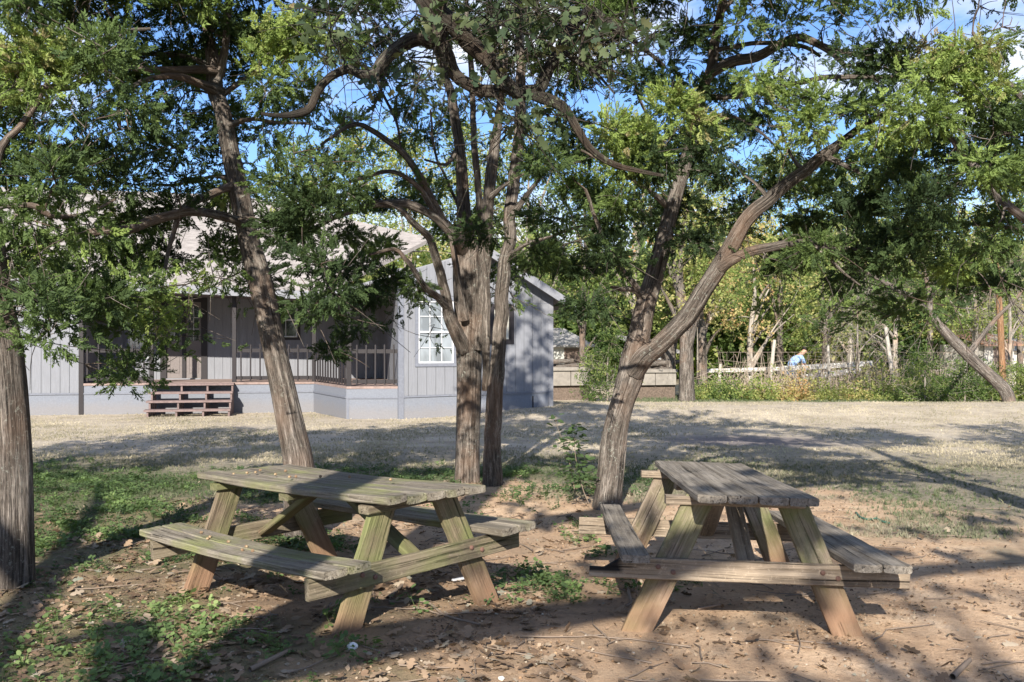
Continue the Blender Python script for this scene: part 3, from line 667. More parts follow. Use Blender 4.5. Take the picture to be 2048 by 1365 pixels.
def lobed(seed, curl=.15, n=9):
    """oak leaf: stalk at origin, length 1 along x; quads either side of the midrib"""
    r = np.random.default_rng(seed); t = np.linspace(0, 1, n); wdt = np.sin(np.pi*np.clip(t*1.02, 0, 1))**.7*.30*(1+.62*np.cos(t*np.pi*2*3.0+math.pi))*np.where(t < .12, .3, 1)
    mid = np.stack([t, .03*np.sin(t*4+seed), curl*(t-.4)**2*r.choice([-1, 1])+.0*t], 1)
    V = [mid]; up = curl*r.uniform(.3, 1.6, n)*wdt
    for sg in (-1, 1): V.append(mid+np.stack([wdt*.25, sg*wdt*(1+r.normal(0, .1, n)), up], 1))
    V = np.vstack(V); Fq = []
    for i in range(n-1): Fq += [[i, i+1, 2*n+i+1, 2*n+i], [i+1, i, n+i, n+i+1]]
    return V, np.array(Fq)
OAK = [lobed(s) for s in range(6)]
def simpleleaf(seed):
    r = np.random.default_rng(seed); V = []; Fq = []
    for k in range(5):
        p = r.normal(0, .35, 3); d = r.normal(0, 1, 3); d /= np.linalg.norm(d); s = np.cross(d, r.normal(0, 1, 3)); s /= np.linalg.norm(s); l = r.uniform(.5, .9)
        n_ = len(V); V += [p, p+d*l*.5+s*.2, p+d*l, p+d*l*.5-s*.2]; Fq.append([n_, n_+1, n_+2, n_+3])
    return np.array(V), np.array(Fq)
BGL = [simpleleaf(s) for s in range(5)]

def limb_pts(lst, scale=1.0):
    """lst of (px,py,depth,radius px)"""
    o = []
    for px, py, d, r in lst: q = P(px, py, d); o.append([*q, r*d/F])
    return np.array(o)
def grow(root, TMo, limbs_sampled, clumps, spread=.16, twr=.012, seed=0):
    """joins clump centres to the limbs with curved twigs; returns twig segment points"""
    r = np.random.default_rng(seed+99)
    pool = np.vstack([l[:, :3] for l in limbs_sampled]); prad = np.concatenate([l[:, 3] for l in limbs_sampled])
    c = np.array([k[:3] for k in clumps]); ends = []
    order = np.argsort([np.min(np.linalg.norm(pool-x, axis=1)) for x in c])
    for i in order:
        d = np.linalg.norm(pool-c[i], axis=1)*(1+.25*(pool[:, 2] > c[i][2]+.5)); j = int(np.argmin(d)); a = pool[j]; dist = np.linalg.norm(c[i]-a)
        if dist < .05: continue
        ra = min(prad[j]*.6, twr*(.5+dist*.8)); mid = (a+c[i])/2+r.normal(0, .10*dist, 3)+np.array([0, 0, .08*dist])
        q = resample(np.array([[*a, ra], [*mid, ra*.7], [*c[i], ra*.35]]), max(.07, dist/8))
        q[1:-1, :3] += r.normal(0, .012, (len(q)-2, 3))
        V, Fq, uv = tube(q, 5, seed=i*.37); TMo.add(V, Fq, uv)
        pool = np.vstack([pool, q[1:, :3]]); prad = np.concatenate([prad, q[1:, 3]])
        # a few bare twiglets round the clump
        for _ in range(5):
            e = c[i]+r.normal(0, spread*1.3, 3); s0_ = q[r.integers(len(q)//2, len(q))]
            w_ = resample(np.array([[*s0_[:3], .004], [*((s0_[:3]+e)/2+r.normal(0, .03, 3)), .003], [*e, .0018]]), .09)
            V, Fq, uv = tube(w_, 4, seed=i); TMo.add(V, Fq, uv)
def foliage(name, mat, parent, clumps, protos, size, sig, seed, down=.25, tonebase=None):
    """clumps: (x,y,z,n,tone)"""
    r = np.random.default_rng(seed); pos = []; ax = []; tone = []
    siz = []
    for cl_ in clumps:
        x, y, z, n, tn = cl_[:5]; sf = cl_[5] if len(cl_) > 5 else 1.
        n = int(n); dd = r.normal(0, 1, (n, 3)); dd /= np.linalg.norm(dd, axis=1)[:, None]; rad = r.uniform(0, 1, (n, 1))**.45
        main = r.normal(0, 1, 3); main[2] *= .4; main /= np.linalg.norm(main)
        off = dd*rad*sig*np.array([1.25, 1.25, .72]); off += main*r.normal(0, sig*.55, (n, 1))
        pos.append(np.array([x, y, z])+off); ax.append(dd*.8+main*.3+r.normal(0, .35, (n, 3))+np.array([0, 0, -down*r.uniform(-1, 1.6)])); tone.append(np.clip(tn+r.normal(0, .10, n), 0, 1)); siz.append(np.full(n, sf))
    pos = np.vstack(pos); ax = np.vstack(ax); tone = np.concatenate(tone)
    V, Fq, ow = scatter(protos, pos, ax, r.uniform(0, 6.28, len(pos)), size*r.uniform(.45, 1.4, len(pos))*np.concatenate(siz))
    return fast(name, V, Fq, mat, parent, {'tone': tone[ow]})

ROWS = {  # foliage density per 64 px cell, 32 columns
-7: '00000000003333330000000000000000', -6: '00000000234444443200000000000000', -5: '00000023455555555432000000000000', -4: '00003345556666666655443300000000', -3: '66666666666666666666666655544433', -2: '88888887777777777777777766655544', -1: '77777777766666777777766554433333',
 0: '77677777874347677777654453134111', 1: '76764777887556666766466434466674', 2: '77666667665444545566777665566885',
 3: '65656664544565344678876643666877', 4: '65666653433343235789976446787788', 5: '87666544554432136788996657888788',
 6: '77566675887664357788775568999887', 7: '66665664887765257776654476788878', 8: '57785233577775256874200267656787',
 9: '17785111357862012541000023125211', 10: '15374200025421000000000000000000', 11: '00045000000000000000000000000000'}
def owner(c, r_, rr):
    if c <= 1: return 'L' if rr.random() < .7 else 'T'
    if c <= 3: return 'L' if rr.random() < .3 else 'T'
    if c <= 9: return 'T'
    if c == 10: return 'T' if rr.random() < .5 else 'C'
    if c <= 14: return 'C'
    if c <= 17: return 'C' if rr.random() < .5 else 'F'
    if c <= 27: return 'F'
    if c == 28: return 'F' if rr.random() < .4 else 'R'
    return 'R'
DEP = {'L': (5.3, 7.2), 'T': (6.7, 9.0), 'C': (9.9, 12.2), 'F': (7.6, 10.4), 'R': (6.4, 9.2)}
CL = {k: [] for k in DEP}; rr = np.random.default_rng(11)
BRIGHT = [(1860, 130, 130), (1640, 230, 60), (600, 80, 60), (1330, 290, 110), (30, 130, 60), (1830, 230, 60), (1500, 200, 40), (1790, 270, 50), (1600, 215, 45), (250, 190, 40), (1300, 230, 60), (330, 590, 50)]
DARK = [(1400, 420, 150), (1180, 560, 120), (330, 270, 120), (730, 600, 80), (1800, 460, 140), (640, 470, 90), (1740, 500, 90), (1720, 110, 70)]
for r_, s in ROWS.items():
    for c_ in range(32):
        D = int(s[c_])
        if not D: continue
        tot = 225*(D/9)**1.45
        if r_ < 0: tot *= .55; k = 1+int(D >= 4)+int(D >= 6)+int(D >= 8)
        for _ in range(k):
            if rr.random() < .10: continue
            o_ = owner(c_, r_, rr); d0, d1 = DEP[o_]
            if r_ >= 8 and o_ == 'T': d1 = 7.9
            px = (c_+rr.uniform(0, 1))*64; py = (r_+rr.uniform(0, 1))*64
            if r_ == 11: py = min(py, 735)
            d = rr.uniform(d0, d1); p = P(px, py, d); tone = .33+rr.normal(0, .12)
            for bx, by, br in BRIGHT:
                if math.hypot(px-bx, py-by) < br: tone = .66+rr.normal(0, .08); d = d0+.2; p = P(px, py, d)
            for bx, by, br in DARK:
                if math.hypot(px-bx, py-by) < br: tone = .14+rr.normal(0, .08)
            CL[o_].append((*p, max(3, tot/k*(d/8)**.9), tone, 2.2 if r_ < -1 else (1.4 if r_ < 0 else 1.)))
for (x0, x1, y0, y1, z0_, z1_, k_, n_) in ((-4.9, -3.5, 5.4, 8.0, 4.0, 5.6, 'L', 46), (-3.6, -2.6, 6.2, 8.4, 4.4, 5.6, 'T', 22), (3.9, 5.6, 6.0, 8.6, 4.5, 5.6, 'R', 44), (-3.9, -.6, 6.6, 9.0, 4.7, 6.0, 'T', 60), (-5.8, -4.1, 6.2, 9.0, 2.8, 4.8, 'L', 60), (-.4, 2.8, 7.0, 9.4, 4.8, 6.0, 'F', 36)):
    for _ in range(n_):   # upper boughs added just outside the picture to shade the lawn
        CL[k_].append((rr.uniform(x0, x1), rr.uniform(y0, y1), rr.uniform(z0_, z1_), 16, .35+rr.normal(0, .1), 2.6))
LIM = {}
LIM['L'] = [[(10, 1180, 6.1, 46), (12, 1100, 6.1, 46), (8, 900, 6.1, 46), (-6, 700, 6.1, 46), (-30, 550, 6.1, 44), (-60, 300, 6.1, 42), (-110, 0, 6.1, 34), (-140, -300, 6.2, 22), (-150, -600, 6.2, 8)],
  [(-75, 235, 6.1, 18), (0, 205, 6.2, 11), (68, 143, 6.4, 9), (137, 130, 6.6, 8), (191, 92, 6.7, 7), (253, 65, 6.9, 5), (300, 60, 7, 3)],
  [(-40, 420, 6.1, 16), (0, 297, 6.1, 8), (41, 256, 6.2, 7), (75, 205, 6.3, 6), (110, 130, 6.5, 4)],
  [(-30, 425, 6.1, 12), (10, 411, 5.8, 5), (75, 416, 5.7, 6), (100, 431, 5.7, 5), (160, 428, 5.8, 3), (230, 400, 5.9, 2)],
  [(-60, 215, 6.1, 12), (40, 190, 6.0, 6), (102, 178, 6.0, 6), (137, 178, 6.1, 6), (184, 143, 6.2, 5), (200, 110, 6.3, 3)]]
LIM['T'] = [[(606, 1072, 7.6, 34), (600, 1000, 7.6, 31), (597, 925, 7.62, 29), (582, 850, 7.65, 26), (561, 750, 7.7, 23), (540, 650, 7.75, 22), (521, 560, 7.8, 22), (497, 470, 7.85, 20), (478, 380, 7.9, 20), (460, 300, 7.9, 17.5), (447, 230, 7.95, 15.5), (431, 180, 8, 16), (427, 130, 8, 13), (415, 60, 8, 9), (408, 0, 8, 7), (400, -160, 8, 5), (390, -300, 8, 2.5)],
  [(432, 165, 8, 12), (449, 100, 7.9, 8), (455, 40, 7.9, 7.5), (460, 0, 7.9, 7), (470, -120, 7.9, 5), (475, -260, 7.9, 2.5)],
  [(482, 445, 7.85, 14), (470, 441, 7.7, 9), (410, 426, 7.5, 9), (366, 428, 7.3, 9), (315, 439, 7.2, 10), (256, 457, 7.0, 9), (205, 460, 6.9, 8), (128, 475, 6.8, 7), (66, 501, 6.7, 6), (11, 519, 6.6, 4)],
  [(476, 376, 7.9, 12), (450, 376, 7.8, 8), (410, 392, 7.6, 8), (372, 412, 7.4, 7), (350, 460, 7.3, 5), (330, 520, 7.2, 4), (322, 600, 7.2, 3), (318, 660, 7.2, 2)],
  [(440, 146, 8, 12), (413, 143, 7.9, 9), (307, 143, 7.6, 7), (222, 130, 7.5, 6), (164, 126, 7.3, 6), (85, 137, 7.1, 4)],
  [(442, 185, 8, 12), (405, 172, 7.8, 9), (350, 152, 7.6, 7), (280, 165, 7.5, 5), (240, 200, 7.4, 4), (240, 260, 7.4, 3)],
  [(432, 150, 8, 8), (390, 118, 8, 5), (320, 108, 8, 5), (250, 112, 8.1, 4)],
  [(464, 360, 7.9, 8), (430, 352, 7.8, 3.5), (360, 368, 7.7, 3), (300, 372, 7.6, 2)],
  [(452, 255, 7.9, 8), (500, 240, 8.0, 4), (560, 245, 8.2, 3.5), (620, 250, 8.4, 2.5)],
  [(445, 190, 8, 7), (520, 130, 8, 4), (580, 60, 8.1, 3), (620, 0, 8.2, 2)]]
LIM['C'] = [[(935, 972, 10.9, 26), (935, 900, 10.9, 23), (937, 800, 10.9, 24), (938, 700, 10.9, 26), (936, 600, 10.9, 27), (933, 500, 10.9, 24), (930, 450, 10.9, 16), (926, 400, 10.95, 13), (920, 300, 11, 11), (910, 240, 11, 10), (901, 185, 11, 9), (886, 145, 11, 7), (868, 80, 11.1, 5), (850, 0, 11.2, 4), (840, -150, 11.2, 2)],
  [(985, 970, 10.6, 20), (984, 900, 10.65, 17), (990, 800, 10.7, 17), (997, 700, 10.75, 14), (1003, 600, 10.85, 13), (1010, 521, 10.9, 12), (1021, 480, 10.9, 12), (1019, 433, 10.95, 12), (1030, 360, 11, 12), (1036, 280, 11, 11), (1042, 164, 11, 10), (1039, 41, 11, 8), (1040, -100, 11, 6), (1045, -300, 11, 3)],
  [(968, 780, 10.82, 6), (972, 700, 10.7, 8), (972, 580, 10.75, 8), (964, 484, 10.8, 7.5), (956, 389, 10.9, 7), (953, 323, 10.9, 7), (946, 240, 10.95, 6), (943, 150, 11, 6), (934, 20, 11, 4), (930, -150, 11, 2)],
  [(958, 700, 10.8, 12), (966, 600, 10.8, 11), (972, 500, 10.8, 10), (978, 411, 10.8, 11), (985, 330, 10.8, 11), (998, 239, 10.8, 8), (1008, 150, 10.8, 6), (1015, 0, 10.9, 4)],
  [(925, 700, 10.8, 14), (905, 653, 10.6, 13), (894, 609, 10.5, 10), (883, 561, 10.4, 9), (868, 506, 10.3, 8), (854, 470, 10.2, 7), (821, 440, 10, 6), (799, 418, 9.9, 5), (740, 400, 9.7, 3)],
  [(895, 615, 10.5, 9), (876, 597, 10.4, 7), (854, 580, 10.3, 6.5), (835, 554, 10.2, 6), (813, 521, 10.1, 5), (788, 499, 10, 4), (740, 510, 9.8, 2.5)],
  [(925, 500, 10.8, 14), (905, 470, 10.6, 10), (890, 448, 10.5, 9), (861, 396, 10.4, 8), (839, 352, 10.3, 7), (799, 301, 10.2, 6), (737, 257, 10, 5), (700, 250, 9.9, 4), (640, 290, 9.7, 2.5)],
  [(912, 478, 10.6, 10), (880, 445, 10.4, 8), (857, 426, 10.3, 8), (820, 412, 10.2, 9), (791, 408, 10.1, 8), (740, 413, 9.9, 7), (700, 424, 9.8, 6), (650, 445, 9.6, 5), (600, 482, 9.4, 4), (540, 512, 9.2, 3)],
  [(865, 420, 10.3, 6), (835, 375, 10.2, 5), (790, 345, 10.1, 4), (730, 355, 10, 4), (690, 370, 9.9, 3)],
  [(930, 640, 10.7, 9), (915, 560, 10.6, 5), (905, 500, 10.5, 4), (893, 440, 10.5, 3)],
  [(1010, 520, 10.9, 9), (1050, 490, 10.7, 4), (1110, 470, 10.5, 3), (1180, 450, 10.4, 2)],
  [(1020, 440, 10.9, 8), (1060, 380, 10.7, 5), (1100, 330, 10.6, 3)],
  [(978, 400, 10.8, 8), (1010, 370, 10.6, 3.5), (1050, 350, 10.5, 2.5)], [(916, 300, 11, 6), (890, 330, 10.8, 3), (850, 320, 10.6, 2)], [(925, 420, 10.9, 6), (900, 380, 11, 3), (870, 300, 11, 2.5), (860, 220, 11.1, 2)]]
LIM['F'] = [[(1211, 1022, 9.1, 29), (1216, 975, 9.1, 27.5), (1224, 900, 9.1, 26.5), (1232, 850, 9.1, 24.5), (1245, 800, 9.1, 23.5), (1261, 750, 9.1, 26), (1268, 712, 9.1, 25), (1277, 675, 9.15, 22), (1288, 620, 9.15, 20), (1305, 560, 9.2, 19), (1322, 500, 9.2, 17), (1337, 440, 9.2, 15), (1355, 380, 9.2, 13), (1370, 330, 9.2, 12), (1387, 260, 9.2, 10), (1403, 184, 9.2, 10), (1423, 137, 9.2, 10), (1430, 80, 9.2, 9), (1442, 20, 9.2, 8), (1455, -80, 9.2, 6), (1465, -220, 9.2, 3)],
  [(1268, 745, 9.05, 21), (1290, 712, 8.95, 20), (1320, 690, 8.9, 18), (1370, 638, 8.8, 18), (1410, 578, 8.7, 17), (1450, 518, 8.6, 17), (1490, 448, 8.5, 15), (1539, 396, 8.4, 13.5), (1600, 350, 8.3, 12), (1650, 310, 8.2, 11), (1683, 287, 8.15, 9), (1730, 250, 8.1, 6), (1790, 215, 8, 4)],
  [(1440, 535, 8.6, 13), (1472, 515, 8.5, 11), (1510, 502, 8.4, 10), (1560, 493, 8.3, 9), (1620, 487, 8.1, 7), (1700, 500, 8, 5), (1760, 490, 7.9, 3)],
  [(1288, 600, 9.15, 11), (1270, 578, 9.05, 6), (1245, 576, 9.0, 5), (1220, 574, 8.9, 3)],
  [(1275, 582, 9.05, 7), (1245, 545, 9, 5), (1215, 500, 8.9, 5), (1190, 440, 8.8, 4), (1170, 380, 8.7, 3)],
  [(1418, 150, 9.2, 10), (1461, 126, 9.1, 11), (1512, 113, 9, 10), (1553, 92, 8.9, 9), (1594, 75, 8.8, 8), (1638, 89, 8.7, 7), (1673, 113, 8.6, 6), (1690, 130, 8.5, 4)],
  [(1425, 105, 9.2, 5), (1470, 92, 9.1, 4.5), (1530, 86, 9, 4.5), (1600, 92, 8.9, 4.5), (1640, 112, 8.8, 3)],
  [(1650, 93, 8.7, 6), (1700, 106, 8.6, 4.5), (1758, 112, 8.5, 4), (1815, 140, 8.4, 3)],
  [(1405, 195, 9.2, 8), (1460, 195, 9, 5), (1560, 175, 8.9, 5), (1670, 155, 8.7, 5), (1760, 155, 8.6, 4.5), (1820, 155, 8.5, 3)],
  [(1650, 312, 8.2, 7), (1690, 330, 8.1, 4.5), (1730, 350, 8, 4)], [(1540, 396, 8.4, 6), (1510, 365, 8.4, 3), (1490, 350, 8.4, 2)],
  [(1345, 420, 9.2, 8), (1280, 370, 9, 4), (1220, 330, 8.9, 3), (1160, 300, 8.8, 2.5)], [(1360, 360, 9.2, 8), (1320, 280, 9, 4), (1280, 200, 8.9, 3), (1260, 110, 8.8, 2.5)],
  [(1440, 30, 9.2, 6), (1500, -40, 9.1, 4), (1600, -90, 9, 3)], [(1390, 250, 9.2, 6), (1440, 230, 9.1, 4), (1510, 255, 8.9, 3), (1560, 300, 8.8, 2)],
  [(1610, 345, 8.3, 6), (1580, 310, 8.4, 3), (1560, 250, 8.5, 2.5)], [(1620, 487, 8.1, 5), (1680, 540, 8, 3), (1720, 570, 8, 2)]]
LIM['R'] = [[(2330, 1090, 7.0, 50), (2320, 900, 7, 44), (2290, 700, 7, 40), (2260, 560, 7, 34), (2240, 380, 7, 28), (2230, 150, 7.1, 20), (2220, -150, 7.1, 10), (2215, -350, 7.1, 4)],
  [(2255, 540, 7, 20), (2150, 500, 7, 12), (2045, 434, 7, 8.5), (1997, 393, 7, 8), (1963, 349, 7, 7.5), (1929, 314, 7, 7.5), (1908, 287, 7, 5), (1890, 262, 7, 3)],
  [(1932, 318, 7, 6), (1960, 306, 6.9, 4), (1983, 294, 6.9, 4), (1990, 262, 6.9, 3)],
  [(2240, 350, 7, 16), (2130, 280, 7.2, 8), (2040, 190, 7.4, 6), (1980, 130, 7.5, 4), (1950, 60, 7.6, 3)],
  [(2250, 470, 7, 14), (2100, 460, 7.4, 6), (1960, 450, 7.8, 4), (1860, 440, 8, 3)], [(2260, 560, 7, 14), (2120, 570, 7.6, 7), (1990, 560, 8, 4), (1900, 520, 8.3, 3)]]
for key in 'LTCFR':   # crowns sit round and behind the stems, not pasted on them
    for k, cl_ in enumerate(CL[key]):
        px_, py_ = 1024+F*cl_[0]/cl_[1], HZ-F*(cl_[2]-CZ)/cl_[1]; best = None
        for kk in 'TCF':
            for l_ in LIM[kk]:
                for (xa, ya, da, ra), (xb, yb, db, rb) in zip(l_[:-1], l_[1:]):
                    if ra < 10 or (kk == 'F' and max(ya, yb) < 340) or min(ya, yb) > 780: continue
                    f_ = np.clip(((px_-xa)*(xb-xa)+(py_-ya)*(yb-ya))/((xb-xa)**2+(yb-ya)**2+1e-6), 0, 1); dd_ = math.hypot(px_-xa-f_*(xb-xa), py_-ya-f_*(yb-ya))
                    if dd_ < ra+38 and cl_[1] < da+.22: best = da if best is None else max(best, da)
        if best is not None and rr.random() < .88: CL[key][k] = (*P(px_, py_, best+rr.uniform(.28, 1.1)), *cl_[3:])
LABEL = {'L': ('cedar with thick shaggy trunk cut off by the left edge of the view', 'cedar tree'),
 'T': ('slender cedar leaning left behind the left picnic table', 'cedar tree'),
 'C': ('cedar of several stems rising from one base in front of the window wing', 'cedar tree'),
 'F': ('forked cedar leaning right just behind the right picnic table', 'cedar tree'),
 'R': ('cedar reaching in from beyond the right edge with reddish bare limb', 'cedar tree')}
for key in 'LTCFR':
    lims = [limb_pts(l) for l in LIM[key]]
    base = lims[0][0][:3].copy(); base[2] = float(zg(base[0], base[1]))
    t = empty('cedar_tree', base, LABEL[key][0], LABEL[key][1], 'cedars around the picnic tables')
    tm = TM(); sam = []
    for k, l in enumerate(lims):
        q = resample(l, .05 if k == 0 else .05)
        if k == 0 or (key == 'C' and k == 1):
            ext = q[:1].copy(); ext[:, 2] -= .15; q = np.vstack([ext, q])
        if k: q[:, :3] += np.stack([fbm(np.arange(len(q))*.25, np.full(len(q), k*3.3+s_), s_, 2)-.5 for s_ in (1, 2, 3)], 1)*.035
        big = l[0][3] > .06
        V, Fq, uv = tube(q, 30 if big else (14 if l[0][3] > .03 else 8), ridge=.19 if big else .12, seed=k*1.7+ord(key), flare=.30 if k == 0 else 0)
        tm.add(V, Fq, uv); sam.append(q)
    tm.build('trunk', M_bark, t)
    tw = TM(); grow(t, tw, sam, CL[key], seed=ord(key)); tw.build('twigs', M_bark, t)
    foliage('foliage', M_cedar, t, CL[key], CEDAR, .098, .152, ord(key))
# oak: trunk behind the camera, limbs arching overhead into the view
OL = [[(-2.35, -2.2, -.1, .30), (-2.3, -2.15, 1.2, .26), (-2.15, -1.9, 2.6, .24), (-1.9, -1.2, 3.7, .2), (-1.6, .3, 4.5, .16), (-1.3, 2.2, 4.8, .13), (-1.05, 4.5, 4.45, .10)]]
def PW(l): return [tuple(v) for v in limb_pts(l)]
O1 = PW([(800, -120, 6.1, 22), (850, 0, 6.3, 21), (899, 44, 6.4, 20), (940, 89, 6.5, 19), (977, 120, 6.5, 18), (998, 154, 6.5, 17), (1032, 181, 6.5, 15), (1066, 184, 6.5, 14), (1083, 171, 6.5, 13), (1100, 137, 6.5, 12), (1124, 99, 6.5, 12), (1138, 65, 6.5, 11), (1165, 34, 6.5, 10), (1186, 20, 6.5, 9), (1213, 38, 6.5, 9), (1244, 65, 6.5, 7), (1278, 89, 6.5, 5), (1330, 130, 6.5, 3)])
OL[0] = OL[0][:-1]+O1
OL += [PW([(1060, 184, 6.5, 13), (1087, 198, 6.5, 12), (1121, 212, 6.5, 11), (1138, 232, 6.5, 9), (1165, 280, 6.5, 8), (1210, 320, 6.5, 7), (1270, 340, 6.5, 5), (1330, 350, 6.5, 3)]),
       PW([(880, -20, 6.2, 17), (872, 30, 6.35, 15), (878, 70, 6.4, 16), (866, 84, 6.4, 16), (851, 80, 6.4, 16), (824, 82, 6.4, 15), (789, 103, 6.4, 13), (759, 130, 6.4, 12), (745, 147, 6.4, 10), (718, 147, 6.4, 9), (697, 137, 6.4, 9), (663, 154, 6.4, 8), (636, 181, 6.4, 8), (622, 208, 6.4, 8), (602, 226, 6.4, 8), (564, 232, 6.4, 5), (520, 228, 6.4, 3)]),
       PW([(878, 78, 6.4, 15), (899, 113, 6.45, 14), (912, 144, 6.5, 13), (933, 167, 6.5, 12), (964, 181, 6.5, 12), (1000, 186, 6.5, 12)]),
       PW([(1124, 105, 6.5, 6), (1155, 130, 6.4, 4), (1190, 150, 6.3, 3), (1230, 190, 6.2, 2)]),
       PW([(759, 130, 6.4, 6), (756, 170, 6.3, 3), (790, 240, 6.2, 2.5), (800, 300, 6.2, 1.5)]),
       [(-2.2, -2, 2.2, .18), (-3.6, -1.5, 3.8, .12), (-4.8, -.4, 4.9, .07), (-5.6, .6, 5.4, .03)],
       [(-2.0, -1.5, 3.2, .18), (-.2, -2.2, 4.3, .12), (1.8, -2.6, 5.0, .08), (3.6, -2.4, 5.2, .03)],
       [(-1.7, -.2, 4.2, .14), (.2, .3, 4.9, .1), (2.0, 1.2, 5.1, .06), (3.4, 1.6, 5.1, .03)],
       [(-2.1, -1.8, 3.0, .16), (-3.0, -3.4, 4.6, .1), (-3.4, -5.0, 5.4, .05)]]
oak = empty('oak_tree', (-2.35, -2.2, float(zg(-2.35, -2.2))), 'oak whose crooked dark limbs arch down across the top middle of the view', 'oak tree')
tm = TM(); sam = []
for k, l in enumerate(OL):
    q = resample(np.array(l), .06); q[:, :3] += np.stack([fbm(np.arange(len(q))*.3, np.full(len(q), k*3.3+s_), s_, 2)-.5 for s_ in (1, 2, 3)], 1)*.03
    V, Fq, uv = tube(q, 18, ridge=.26, seed=k*2.1); tm.add(V, Fq, uv); sam.append(q)
tm.build('trunk', M_barkoak, oak)
oc = []; ro = np.random.default_rng(5)
OSPOT = [(640, 40), (700, 90), (760, 60), (840, 120), (860, 50), (800, 150), (870, 170), (960, 40), (1010, 60), (1050, 40), (1090, 70), (1050, 110), (1130, 30), (1000, 220), (1040, 240), (1060, 270), (960, 180), (1150, 60), (1230, 60), (1190, 100), (1100, 20), (930, 20), (980, 0), (710, 20), (680, 60), (1250, 130), (1290, 60), (1120, 150), (1000, 100), (1070, 10), (900, 30), (1160, 110), (640, 100), (1020, 20), (1180, 20), (1110, 230), (1240, 100), (1040, 70), (740, 180)]
for x, y in OSPOT:
    for _ in range(2): oc.append((*P(x+ro.normal(0, 22), y+ro.normal(0, 20), ro.uniform(5.9, 6.9)), 9, ro.uniform(.0, .75)))
for _ in range(30):   # overhead and behind, out of view
    y = ro.uniform(-6, 3.4); x = ro.uniform(-2.8, 4.4); z = max(ro.uniform(4.2, 6.2), 2.2+.5*max(0, y))
    oc.append((x, y, z, 20, ro.uniform(.2, .6)))
tw = TM(); grow(oak, tw, sam, oc, seed=77); tw.build('twigs', M_barkoak, oak)
foliage('foliage', M_oakleaf, oak, oc[:len(OSPOT)*2], OAK, .078, .12, 5, down=.5)
foliage('foliage', M_oakleaf, oak, oc[len(OSPOT)*2:], OAK, .20, .50, 6, down=.5)
# cedars behind the photographer dapple the foreground; side ones added to shade the lawn
for k, (bx, by, h, wid, n) in enumerate([(4.6, -4.6, 5.6, 2.4, 120), (-6.4, -5.5, 6.4, 2.6, 130), (.6, -8.0, 7.4, 2.8, 120), (8.6, -.8, 6.0, 2.2, 90), (-7.6, 1.2, 5.8, 1.7, 70), (-6.6, 7.4, 5.6, 2.0, 110), (7.9, 9.3, 5.4, 2.0, 110), (-6.4, 10.3, 4.3, 1.9, 120), (6.6, 6.2, 5.6, 1.8, 100), (-4.4, -9.5, 7.4, 2.6, 110)]):
    rk = np.random.default_rng(50+k); z0 = float(zg(bx, by))
    t = empty('cedar_tree', (bx, by, z0), *(('cedar standing behind the viewpoint, shading the picnic ground', 'cedar tree', 'cedars behind the viewpoint') if by < 3 else (('cedar added outside the '+('left' if bx < 0 else 'right')+' edge of the view, shading the lawn'), 'cedar tree', 'cedars around the picnic tables')))
    q = resample(np.array([[bx, by, z0-.1, .2], [bx+.1, by+.1, z0+1.5, .15], [bx-.1, by, z0+h*.6, .1], [bx, by, z0+h, .02]]), .12)
    tm = TM(); tm.add(*tube(q, 14, ridge=.25, seed=k)); tm.build('trunk', M_bark, t); cs = []
    for _ in range(int(n*.75)):
        f = rk.uniform(0, 1); a = rk.uniform(0, 6.28); rad = wid*(1-.65*f)*rk.uniform(.25, 1); cs.append((bx+rad*math.cos(a), by+rad*math.sin(a), z0+h*(.36+.66*f), 15, .3+rk.normal(0, .1)))
    tw = TM(); grow(t, tw, [q], cs, seed=k+30); tw.build('twigs', M_bark, t)
    foliage('foliage', M_cedar, t, cs, CEDAR, .17, .24, 60+k)
